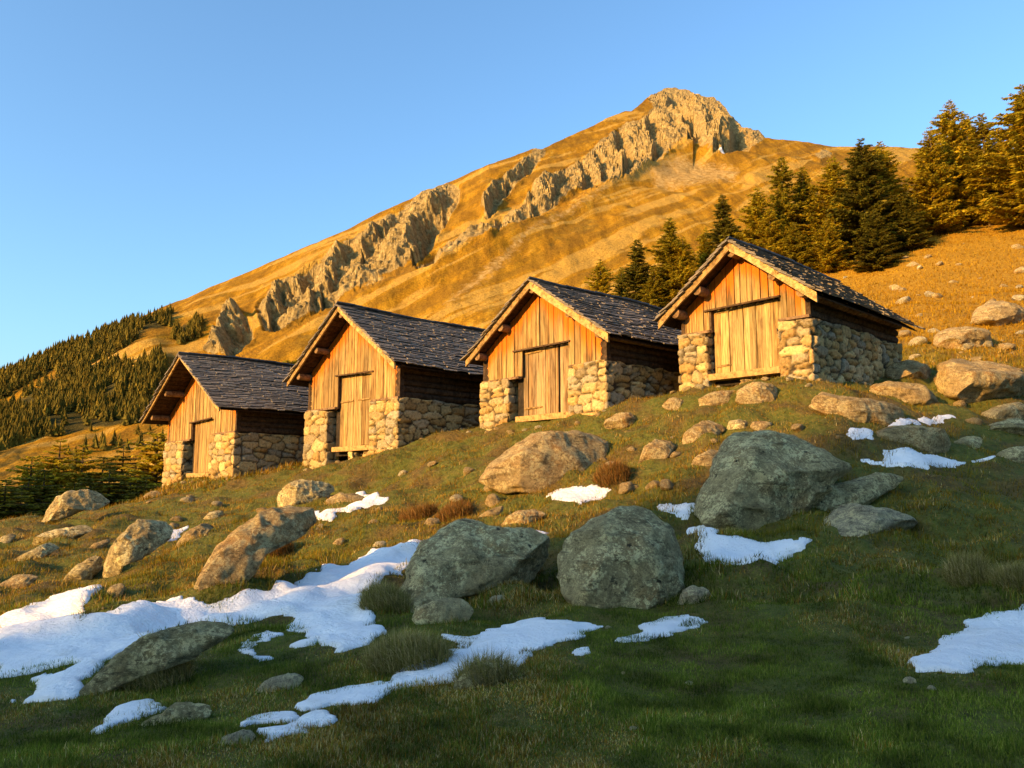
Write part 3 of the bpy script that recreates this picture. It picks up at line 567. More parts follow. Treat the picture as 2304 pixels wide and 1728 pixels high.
def mtn_at(px, py):         # points of the mountain sheet seen at photo pixels
    i = np.searchsorted(pxs, px); s_ = np.interp(px, pxs, sky_py); t = np.clip((py-PYB)/(s_-PYB), 0, 1); return G[np.clip((t*(nt_-1)).round().astype(int), 0, nt_-1), np.clip(i, 0, len(pxs)-1)]
# far wood: one mass of small conifers
def far_wood():
    V = []; T = []; Cc = []; n = 0; pts = []
    for p, k_ in zip(FOREST, (1300, 2000, 150)):
        lo, hi = p.min(0), p.max(0); q = rng.uniform(lo, hi, (k_*4, 2)); q = q[inside(q, p) & (fbm2(q[:, 0]/60, q[:, 1]/40, 3, 5) > -.35)][:k_]; pts.append(q)
    q = rng.uniform((-150, 850), (640, 1080), (900, 2)); m = fbm2(q[:, 0]/90, q[:, 1]/50, 3, 9) > .32; pts.append(q[m][:90])
    q = np.stack([rng.uniform(-150, 300, 90), np.zeros(90)], -1); q[:, 1] = np.interp(q[:, 0], SK[:, 0], SK[:, 1])+rng.uniform(1, 14, 90); pts.append(q)
    q = np.concatenate(pts); q = q[q[:, 1] > np.interp(q[:, 0], SK[:, 0], SK[:, 1])+1]; B = mtn_at(q[:, 0], q[:, 1])
    for b in B:
        H = rng.uniform(.55, 1.15)*(14.5 if rng.random() > .25 else 9); r = H*rng.uniform(.19, .30); c = np.array((.13, .10, .014)) if rng.random() < .6 else np.array((.20, .14, .016)); c = c*rng.uniform(.6, 1.25)
        for k_ in range(5):
            z0 = H*(.06+.17*k_); z1 = z0+H*.34; rk = r*(1-.19*k_)*rng.uniform(.85, 1.15); m = 9; th = np.arange(m)*2*math.pi/m+rng.uniform(0, 6); rad = rk*np.where(np.arange(m) % 2, .55, 1.1)*rng.uniform(.8, 1.2, m)
            ring = np.stack([np.cos(th)*rad, np.sin(th)*rad, np.full(m, z0)-.25*rad*0-rng.uniform(0, .07, m)*H], -1); V.append(b+np.concatenate([ring, [[rng.uniform(-.2, .2), rng.uniform(-.2, .2), min(z1, H)]]]))
            i = np.arange(m); T.append(np.stack([i, (i+1) % m, np.full(m, m)], -1)+n); Cc.append(np.tile(c*rng.uniform(.8, 1.2), (m+1, 1))); n += m+1
    tag(obj('conifer_forest', np.concatenate(V), np.concatenate(T), M['needle'], attrs={'col': np.concatenate(Cc)}), 'far wood of small dark conifers on the lower left flank of the mountain', 'forest', kind='stuff')
far_wood()
# ------------------------------------------------------------------ boulders
ico = bmesh.new(); bmesh.ops.create_icosphere(ico, subdivisions=6, radius=1); ICO6 = (np.array([v.co for v in ico.verts]), np.array([[v.index for v in f.verts] for f in ico.faces])); ico.free()
ico = bmesh.new(); bmesh.ops.create_icosphere(ico, subdivisions=5, radius=1); ICO5 = (np.array([v.co for v in ico.verts]), np.array([[v.index for v in f.verts] for f in ico.faces])); ico.free()
ico = bmesh.new(); bmesh.ops.create_icosphere(ico, subdivisions=3, radius=1); ICO3 = (np.array([v.co for v in ico.verts]), np.array([[v.index for v in f.verts] for f in ico.faces])); ico.free()
BOULD = []
def boulder(poly, label, mat='rock', name='boulder', thick=.5, seed=0, sink=.1, facets=12, ridge=None, hero=False, rough=.85, yoff=0., group=None, tilt=True):
    g = np.random.default_rng(seed+500); c = (poly.min(0)+poly.max(0))/2; wpx = np.ptp(poly[:, 0]); hpx = np.ptp(poly[:, 1])
    base = cast(c[0], poly[:, 1].max()-sink*hpx)[0]; w = wpx/F*base[1]; dep = thick*w; y = base[1]+dep*.55+yoff
    x0_, x1_ = poly[:, 0].min(), poly[:, 0].max(); qs = []
    for fr in (.2, .8):         # the long axis follows the turf along the rock's foot
        xx = x0_+fr*(x1_-x0_); low = max(A[1]+(B[1]-A[1])*(xx-A[0])/(B[0]-A[0]) for A, B in zip(poly, np.roll(poly, -1, 0)) if (A[0]-xx)*(B[0]-xx) <= 0 and A[0] != B[0]); qs.append(cast(xx, low-sink*hpx)[0])
    m_ = np.clip(.5*(qs[1][1]-qs[0][1])/(qs[1][0]-qs[0][0]), -.2, .55) if tilt and not hero else 0.; nm_ = math.hypot(1, m_); dep = min(dep, .5*nm_*w)
    y = (qs[0][1]+qs[1][1])/2+dep*.3+yoff if m_ else y; cc = at(c[0], c[1], y); dx, dy, dz = ray(poly[:, 0], poly[:, 1]); k0 = (y-m_*cc[0])/(dy-m_*dx); P = np.stack([dx*k0, dy*k0, dz*k0], -1)
    q = np.stack([(P[:, 0]-cc[0])*nm_, P[:, 2]-cc[2]], -1)
    th = np.arctan2(q[:, 1], q[:, 0]); o = np.argsort(th); TH = np.linspace(-math.pi, math.pi, 361); ang = np.concatenate([th[o]-2*math.pi, th[o], th[o]+2*math.pi])
    # radial outline of the polygon
    rr_ = np.zeros(361)
    dirs = np.stack([np.cos(TH), np.sin(TH)], -1)
    for A, B in zip(q, np.roll(q, -1, 0)):
        e_ = B-A; den = dirs[:, 0]*e_[1]-dirs[:, 1]*e_[0]; den = np.where(np.abs(den) < 1e-9, 1e-9, den)
        t = (A[0]*e_[1]-A[1]*e_[0])/den; s_ = (A[0]*dirs[:, 1]-A[1]*dirs[:, 0])/den; ok = (t > 0) & (s_ >= -1e-6) & (s_ <= 1+1e-6); rr_ = np.where(ok, np.maximum(rr_, t), rr_)
    rr_ = np.where(rr_ == 0, np.median(rr_[rr_ > 0]), rr_); ks = np.array([.15, .7, 1, .7, .15]); ks /= ks.sum(); rp = np.concatenate([rr_[-5:-1], rr_, rr_[1:5]]); rr_ = np.convolve(rp, ks, 'same')[4:-4]
    I = ICO6 if hero else (ICO5 if wpx > 60 else ICO3); d = I[0]; lat = np.hypot(d[:, 0], d[:, 2]); t_ = np.arctan2(d[:, 2], d[:, 0]); rho = np.interp(t_, TH, rr_)
    k_ = lat**.62; V = np.stack([np.cos(t_)*rho*k_, np.sign(d[:, 1])*np.abs(d[:, 1])**.85*dep*.62, np.sin(t_)*rho*k_], -1)
    V[:, 1] += V[:, 2]*.35*np.clip(1, 0, 1)     # lean back: the top lies further away than the foot
    ext = np.array([np.ptp(V[:, 0])/2, dep*.6, np.ptp(V[:, 2])/2])
    pl = [((.0, -.75, .66), .62), ((-.55, -.75, .3), .7), ((.6, -.7, .25), .68), ((-.2, -.95, -.1), .78), ((.25, -.3, .92), .8)] if ridge is None else list(ridge)
    for i in range(facets+(5 if hero else 0)):
        n_ = g.normal(size=3); n_[1] = -abs(n_[1])-.35; pl.append((n_, g.uniform(.70, .93)))
    for n_, of_ in pl:
        n_ = np.array(n_)+g.normal(0, .12, 3); n_ = n_/ext; n_ /= np.linalg.norm(n_); m_ = of_*(V@n_).max(); a = V@n_-m_; V = V-np.where(a > 0, a*.95, 0)[:, None]*n_
    if not hero or seed in (6, 13): V[:, :2] *= (1+.22*sstep(-.25, -1., V[:, 2]/ext[2]))[:, None]
    sz = (ext[0]*ext[2])**.5; nn_ = V/np.linalg.norm(V/ext, axis=1)[:, None]/ext; nn_ /= np.linalg.norm(nn_, axis=1)[:, None]
    s0 = seed*3.7; A = V/sz
    am = rough*(.08*fbm3(A[:, 0]*1.6+s0, A[:, 1]*1.6, A[:, 2]*1.6, 4, seed)+.045*(1-2*np.abs(noise3(A[:, 0]*3.1+s0, A[:, 1]*3, A[:, 2]*5, seed+3)))+.012*fbm3(A[:, 0]*9, A[:, 1]*9, A[:, 2]*9+s0, 3, seed+5))
    V = V+nn_*(am*sz)[:, None]
    V[:, 2] = np.where(V[:, 2] < 0, V[:, 2]*(1.12 if hero else 1.35), V[:, 2]); V = np.stack([(V[:, 0]-m_*V[:, 1])/nm_, (m_*V[:, 0]+V[:, 1])/nm_, V[:, 2]], -1)
    loc = np.array([cc[0], y, cc[2]+V[:, 2].min()]); V = V-np.array([0, 0, V[:, 2].min()])
    ob = obj(name, V, I[1], M[mat], loc=loc, smooth=True); tag(ob, label, name.split('_')[0] if name != 'rock_slab' else 'rock slab', group); BOULD.append((cc[0], y, w/2*.8, dep*.5)); return ob
G1 = 'boulders strewn over the alpine slope'
BL = [
 (dsp((1040, 1035), (1060, 1010), (1130, 960), (1180, 930), (1250, 916), (1300, 922), (1337, 950), (1342, 990), (1300, 1035), (1270, 1055), (1180, 1066), (1080, 1060)), 'huge golden sunlit boulder with a flat face, below the hut with the dark door slit', 'rockw', dict(hero=True, rough=.6, thick=.5, seed=1, facets=3, ridge=[((-.1, -.95, .25), .5), ((.8, -.45, .1), .72), ((.1, -.2, .95), .8)])),
 (dsp((1498, 1112), (1540, 1060), (1590, 990), (1650, 940), (1720, 922), (1810, 922), (1848, 958), (1864, 985), (1840, 1007), (1790, 1032), (1740, 1072), (1680, 1122), (1620, 1152), (1540, 1145)), 'great grey lichen boulder leaning uphill, largest of the right slope, overhanging a flatter rock', 'rock', dict(hero=True, rough=.75, thick=.5, seed=2, facets=5, ridge=[((-.25, -.8, .6), .6), ((.5, -.8, -.45), .55), ((0, -.2, 1), .85)])),
 (dsp((1675, 1140), (1720, 1090), (1800, 1050), (1900, 1026), (1955, 1020), (1925, 1050), (1850, 1092), (1790, 1125), (1740, 1145)), 'flat lichen-spotted rock tucked under the overhang of the leaning grey boulder', 'rock', dict(thick=.4, seed=3)),
 (dsp((1765, 1170), (1820, 1120), (1880, 1085), (1930, 1088), (1995, 1110), (2005, 1128), (1930, 1145), (1850, 1165)), 'pale low rock in the turf beside the tail of the curved snow patch', 'rockp', dict(thick=.5, seed=4)),
 (dsp((1208, 1265), (1214, 1200), (1240, 1160), (1300, 1128), (1360, 1103), (1400, 1098), (1442, 1108), (1482, 1145), (1503, 1190), (1492, 1242), (1445, 1295), (1400, 1325), (1300, 1352), (1235, 1315)), 'big rounded grey-green boulder covered with lichen, nearest large boulder in the middle', 'rock', dict(hero=True, rough=.75, thick=.75, seed=5, facets=7, ridge=[((-.05, -.98, .1), .62), ((-.1, -.5, .85), .68), ((.75, -.6, .2), .66), ((-.75, -.6, 0), .8)])),
 (dsp((903, 1215), (928, 1170), (970, 1145), (1010, 1130), (1080, 1138), (1150, 1148), (1192, 1168), (1200, 1215), (1170, 1250), (1100, 1268), (1000, 1272), (960, 1296), (890, 1306), (882, 1272)), 'broad grey boulder with black pits, next to the head of the long snowfield', 'rock', dict(hero=True, thick=.55, seed=6, facets=3, ridge=[((-.1, -.95, .3), .6), ((.1, -.4, .9), .72), ((.6, -.7, .3), .8)])),
 (dsp((880, 1355), (900, 1315), (960, 1296), (1010, 1298), (1025, 1320), (1000, 1348), (930, 1362)), 'small spotted rock half sunk in turf below the broad pitted boulder', 'rock', dict(thick=.6, seed=7)),
 (z3((1115, 625), (1160, 540), (1240, 420), (1330, 345), (1400, 288), (1480, 238), (1600, 212), (1700, 238), (1745, 290), (1700, 350), (1500, 410), (1430, 490), (1390, 570), (1300, 650), (1230, 710), (1150, 690)), 'long tilted boulder with rusty grass on its flank above the snowfield', 'rockw', dict(hero=True, thick=.4, seed=8, facets=4)),
 (z3((578, 595), (580, 540), (620, 450), (680, 370), (750, 298), (880, 306), (928, 340), (912, 402), (860, 442), (780, 495), (700, 525), (640, 585)), 'dark peaked boulder sunlit on one side with a snow scrap behind it', 'rock', dict(hero=True, thick=.55, seed=9, facets=3, ridge=[((.6, -.75, .3), .45), ((-.75, -.5, .2), .62)])),
 (z3((238, 305), (270, 230), (310, 170), (380, 138), (480, 133), (540, 158), (578, 195), (540, 222), (450, 238), (380, 270), (280, 315)), 'dome boulder on the crest left of the lowest hut, dark trees behind', 'rock', dict(hero=True, thick=.55, seed=10, facets=3, ridge=[((.5, -.8, .3), .45), ((-.8, -.45, .2), .6)])),
 (z3((200, 415), (250, 370), (320, 340), (440, 323), (475, 345), (420, 392), (330, 435), (280, 448), (210, 446)), 'low flat slab below the crest dome boulder', 'rock', dict(thick=.4, seed=11)),
 (z3((-25, 725), (0, 650), (60, 603), (120, 593), (178, 605), (150, 655), (90, 695), (40, 725), (0, 750)), 'rough boulder cut by the left edge of the picture', 'rockw', dict(thick=.6, seed=12)),
 (z3((425, 1290), (500, 1200), (570, 1110), (650, 1018), (760, 958), (900, 908), (1080, 886), (1200, 898), (1255, 940), (1150, 1000), (1050, 1060), (900, 1100), (750, 1140), (650, 1220), (560, 1280)), 'long dark striated slab lying in front of the big snowfield', 'rockd', dict(hero=True, thick=.35, seed=13, facets=3, ridge=[((-.2, -.75, .7), .8)], name='rock_slab')),
 (z3((655, 1495), (760, 1420), (880, 1370), (950, 1308), (1060, 1293), (1180, 1308), (1205, 1340), (1100, 1375), (980, 1418), (900, 1448), (800, 1488)), 'low black rock in the grass behind the small oval snow patch', 'rockd', dict(thick=.35, seed=14, name='rock_slab')),
 (z3((1325, 1315), (1370, 1260), (1450, 1190), (1550, 1148), (1650, 1128), (1695, 1158), (1650, 1202), (1560, 1244), (1450, 1275)), 'pale tapered slab in the turf left of the long snow tongue', 'rockp', dict(thick=.35, seed=15, name='rock_slab')),
 (z3((1085, 1605), (1130, 1550), (1220, 1498), (1330, 1455), (1400, 1438), (1435, 1470), (1300, 1535), (1180, 1585)), 'narrow slab beside the lowest pair of snow patches', 'rockp', dict(thick=.35, seed=16, name='rock_slab')),
 (z4((752, 1292), (800, 1200), (880, 1118), (960, 1083), (1050, 1088), (1095, 1130), (1000, 1208), (900, 1268), (800, 1298)), 'mossy brown hump of rock against the lower edge of the long snow tongue', 'rockd', dict(thick=.6, seed=17)),
 (z5((715, 125), (740, 80), (800, 60), (900, 72), (1050, 102), (1110, 138), (1135, 175), (1060, 206), (950, 218), (850, 198), (760, 155)), 'long flat-topped golden boulder just below the highest hut', 'rockw', dict(hero=True, thick=.45, seed=18, facets=3)),
 (z5((942, 62), (1000, 22), (1100, 8), (1200, 12), (1260, 42), (1285, 92), (1220, 130), (1150, 125), (1040, 100)), 'sunlit boulder uphill of the long flat-topped one', 'rockw', dict(thick=.5, seed=19)),
 (z5((970, 255), (1020, 225), (1100, 203), (1200, 198), (1290, 218), (1335, 255), (1315, 305), (1250, 332), (1100, 316), (1000, 290)), 'brown rounded boulder between the upper and the lower right snow strips', 'rockw', dict(thick=.5, seed=20)),
 (z5((1295, 315), (1340, 268), (1390, 248), (1435, 254), (1405, 295), (1350, 330)), 'small grey rock touching the brown rounded boulder', 'rock', dict(thick=.6, seed=21)),
 (z5((1415, 182), (1470, 143), (1540, 112), (1660, 92), (1660, 165), (1560, 185), (1450, 197)), 'dark cracked boulder at the right edge, upper of two', 'rock', dict(thick=.5, seed=22)),
 (z5((1435, 230), (1500, 193), (1580, 172), (1660, 160), (1660, 245), (1570, 250), (1480, 245)), 'greenish flat slab at the right edge, lower of two', 'rock', dict(thick=.5, seed=23)),
 (z5((385, 98), (410, 50), (460, 20), (540, 15), (578, 42), (585, 100), (562, 130), (480, 136), (420, 120)), 'blocky boulder standing before the sill of the highest hut', 'rockw', dict(hero=True, thick=.7, seed=24, facets=3, ridge=[((-.3, -.9, .1), .62), ((.8, -.55, .1), .68)])),
 (z5((72, 118), (110, 88), (160, 82), (192, 105), (172, 130), (100, 135)), 'small golden stone under the left corner of the highest hut', 'rockw', dict(thick=.6, seed=25)),
 (z5((222, 92), (300, 58), (400, 46), (405, 80), (350, 115), (250, 122)), 'low stone step below the sill of the highest hut', 'rockw', dict(thick=.4, seed=26)),
 (z5((160, 275), (190, 225), (240, 188), (300, 178), (348, 215), (332, 245), (280, 262), (230, 292), (178, 306)), 'knobbly orange rock in dry grass above the great leaning boulder', 'rockw', dict(thick=.6, seed=27)),
 (z5((-22, 352), (10, 290), (60, 258), (120, 268), (143, 300), (90, 345), (40, 385), (-12, 392)), 'ragged sunlit rock right beside the huge golden boulder', 'rockw', dict(thick=.6, seed=28)),
 (z5((198, 378), (230, 333), (290, 303), (348, 308), (354, 340), (310, 385), (258, 420)), 'orange rock close to the upper left flank of the great leaning boulder', 'rockw', dict(thick=.6, seed=29)),
 (z5((342, 218), (370, 183), (420, 173), (468, 183), (452, 220), (398, 240)), 'darker one of two small rocks side by side below the blocky boulder', 'rock', dict(thick=.6, seed=30)),
 (z5((443, 218), (470, 183), (520, 178), (553, 194), (522, 225), (478, 233)), 'paler one of two small rocks side by side below the blocky boulder', 'rockw', dict(thick=.6, seed=31)),
 (z5((137, 955), (165, 903), (220, 882), (272, 898), (293, 930), (272, 960), (200, 970)), 'small pinkish rock in the turf at the foot of the rounded lichen boulder', 'rockp', dict(thick=.6, seed=32)),
 (zh4((1785, 1095), (1800, 1038), (1870, 998), (1990, 966), (2090, 982), (2142, 1010), (2173, 1052), (2110, 1095), (2030, 1138), (1900, 1138), (1810, 1120)), 'smooth golden boulder at the rear corner of the highest hut', 'rockw', dict(hero=True, thick=.5, seed=34, facets=3)),
 (zh4((1475, 1110), (1530, 1068), (1620, 1052), (1673, 1078), (1662, 1126), (1570, 1136)), 'low golden rock by the long stone wall of the highest hut', 'rockw', dict(thick=.6, seed=35)),
 (dsp((2010, 860), (2030, 815), (2065, 785), (2110, 770), (2160, 766), (2240, 768), (2260, 850), (2150, 872), (2060, 875)), 'wide golden rock outcrop on the right slope behind the other boulders', 'rockw', dict(hero=True, thick=.4, seed=36, facets=4)),
 (z3((1535, 220), (1535, 150), (1580, 98), (1660, 70), (1760, 82), (1842, 110), (1852, 138), (1780, 166), (1720, 186), (1680, 212), (1600, 226)), 'pointed boulder with a dark slope on the lawn below the second hut', 'rock', dict(hero=True, thick=.6, seed=37, facets=2, ridge=[((.55, -.7, .45), .42), ((-.75, -.55, .2), .6)])),
 (z4((45, 235), (80, 178), (150, 143), (230, 143), (292, 165), (305, 188), (220, 206), (130, 238)), 'yellowish rounded rock between two snow scraps below the second hut', 'rockw', dict(thick=.5, seed=38)),
 (z3((965, 475), (1000, 400), (1060, 338), (1130, 298), (1173, 308), (1133, 362), (1113, 425), (1040, 468)), 'ribbed brown rock rising from dry grass, right of the dark peaked boulder', 'rockw', dict(thick=.5, seed=39)),
 (z3((85, 542), (110, 498), (200, 448), (250, 408), (313, 430), (272, 475), (200, 516), (130, 546)), 'grey low rock downhill of the flat slab near the crest', 'rock', dict(thick=.45, seed=40)),
 (z3((305, 655), (350, 600), (430, 538), (520, 488), (583, 500), (572, 565), (500, 606), (420, 646), (368, 668)), 'dark broken rock touching the foot of the peaked boulder', 'rock', dict(thick=.45, seed=41)),
 (z3((-25, 435), (0, 388), (40, 368), (93, 375), (72, 415), (20, 450)), 'dark rock on the crest at the left edge', 'rock', dict(thick=.6, seed=42)),
 (z4((1035, 330), (1080, 278), (1150, 243), (1240, 232), (1293, 260), (1243, 305), (1150, 332)), 'cracked brown rock below the snow wedge of the huge golden boulder', 'rockw', dict(thick=.5, seed=43)),
 (z4((885, 308), (930, 268), (1000, 228), (1060, 213), (1073, 235), (1003, 285), (930, 317)), 'thin tilted slab left of the cracked brown rock', 'rockw', dict(thick=.45, seed=44, name='rock_slab')),
 (z4((955, 205), (975, 158), (1010, 143), (1043, 170), (1033, 215), (990, 230)), 'bright yellow stone under the left corner of the huge golden boulder', 'rockw', dict(thick=.6, seed=45)),
 (z4((895, 670), (950, 638), (1020, 628), (1083, 650), (1043, 675), (960, 690)), 'flat pale stone in front of the broad pitted boulder, upper of two', 'rockp', dict(thick=.6, seed=46)),
 (z4((965, 750), (1000, 713), (1060, 706), (1098, 735), (1063, 760)), 'flat pale stone in front of the broad pitted boulder, lower of two', 'rockp', dict(thick=.6, seed=47)),
 (z4((605, 335), (640, 288), (700, 273), (713, 300), (668, 340)), 'yellow stone beside a rusty grass hummock in the middle of the slope', 'rockw', dict(thick=.6, seed=48)),
 (zh3((1395, 1490), (1430, 1418), (1520, 1366), (1640, 1355), (1760, 1378), (1772, 1440), (1700, 1508), (1560, 1540)), 'rock with a black end in the grass before the stone wall of the third hut', 'rockw', dict(thick=.5, seed=49, ridge=[((.85, -.5, .1), .6)])),
 (zh3((1960, 1310), (2000, 1255), (2080, 1215), (2130, 1250), (2120, 1300), (2020, 1325)), 'sunlit stone in the gap between the third and the highest hut', 'rockw', dict(thick=.6, seed=50)),
 (z3((790, 170), (830, 135), (862, 130), (885, 158), (870, 180), (810, 182)), 'stone against the left corner of the lowest hut', 'rockw', dict(thick=.6, seed=51)),
 (z3((470, 470), (520, 425), (580, 395), (600, 410), (560, 450), (500, 480)), 'thin brown rock blade uphill of the dark broken rock', 'rockw', dict(thick=.5, seed=52)),
 (z3((1110, 290), (1150, 250), (1200, 238), (1240, 250), (1220, 285), (1150, 300)), 'grey rock with pale top above the ribbed brown rock', 'rock', dict(thick=.5, seed=53)),
 (z3((560, 720), (600, 660), (660, 640), (700, 660), (680, 700), (610, 735)), 'crumbled brown rock at the tip of the upper snow corner', 'rockw', dict(thick=.5, seed=54)),
 (z5((1495, 345), (1540, 310), (1600, 290), (1660, 285), (1660, 350), (1560, 365)), 'dark flat rock at the right edge beyond the tail of the snow strip', 'rock', dict(thick=.5, seed=55)),
 (z4((100, 440), (130, 405), (170, 388), (190, 400), (170, 430), (120, 455)), 'small sunlit rock in the grass above the snowfield', 'rockw', dict(thick=.6, seed=56)),
 (z4((330, 450), (350, 415), (400, 405), (425, 425), (400, 450), (350, 462)), 'stone with a snow cap on the grass above the snowfield', 'rockp', dict(thick=.6, seed=57)),
 (z5((1100, 1290), (1115, 1276), (1140, 1273), (1162, 1284), (1158, 1300), (1130, 1306), (1106, 1302)), 'single round tan stone in the near grass below the right snow patch', 'rockp', dict(thick=.8, seed=58)),
 (dsp((2015, 748), (2050, 715), (2100, 698), (2150, 708), (2175, 740), (2110, 764)), 'broad flat outcrop half buried in the golden slope, lower of two up there', 'rockw', dict(thick=.5, seed=60, tilt=False)),
 (dsp((2095, 695), (2130, 660), (2180, 643), (2230, 652), (2245, 690), (2170, 710)), 'broad flat outcrop half buried in the golden slope, upper of two up there', 'rockw', dict(thick=.5, seed=61, tilt=False)),
]
for p, lab, mt, kw in BL: boulder(p, lab, mt, group=G1, **kw)
# ------------------------------------------------------------------ snow patches lying on the turf
SNOWP = []
def snow(poly, label, thick=.10, seed=0):
    q = cast(poly[:, 0], poly[:, 1]); W2 = q[:, :2]; 
    d = np.roll(W2, -1, 0)-W2; pts = []
    for A, e_ in zip(W2, d):
        m = max(1, int(np.hypot(*e_)/.4)); t = np.arange(m)/m; pts.append(A+e_*t[:, None])
    W2 = np.concatenate(pts); dist = np.hypot(*W2.mean(0)); lo, hi = W2.min(0)-.12, W2.max(0)+.12
    st = max(.018, min(.05, dist*.003)); area = (hi-lo).prod()
    st = max(st, math.sqrt(area/90000)); xs = np.arange(lo[0], hi[0], st); ys = np.arange(lo[1], hi[1], st); XX, YY = np.meshgrid(xs, ys)
    P = np.stack([XX.ravel(), YY.ravel()], -1); sd = np.full(len(P), -9.); keep = np.ones(len(P), bool)
    sd = sdist(P, W2) + .065*fbm2(P[:, 0]/.4, P[:, 1]/.3, 5, 90+seed, .55)+.02*noise2(P[:, 0]/.09, P[:, 1]/.09, 91)
    prof = np.sqrt(np.clip(1-(1-np.clip(sd/.16, 0, 1))**2, 0, 1)); big = sstep(0, 1.3, sd)
    h_ = .7*thick*(.22*prof+.78*big)*(1+.25*noise2(P[:, 0]/.6, P[:, 1]/.6, 92)) + prof*(.022*fbm2(P[:, 0]/.45, P[:, 1]/.3, 3, 93)+.05*big*np.minimum(0, fbm2(P[:, 0]/.7, P[:, 1]/.5, 2, 94)+.1))
    z = ground(P[:, 0], P[:, 1])+np.where(sd > 0, .012+h_, np.maximum(sd, -.1)*1.2-.02)
    ok = (sd > -.07).reshape(XX.shape); f = gridfaces(len(ys), len(xs)); okf = ok.ravel()[f].all(1); f = f[okf]
    if not len(f): return
    us, inv = np.unique(f, return_inverse=True); V = np.stack([P[us, 0], P[us, 1], z[us]], -1); loc = np.array([*W2.mean(0), V[:, 2].min()])
    o = obj('snow_patch', V-loc, inv.reshape(-1, 4), M['snow'], loc=loc, smooth=True); tag(o, label, 'snow patch', 'snow patches left on the slope'); SNOWP.append(W2)
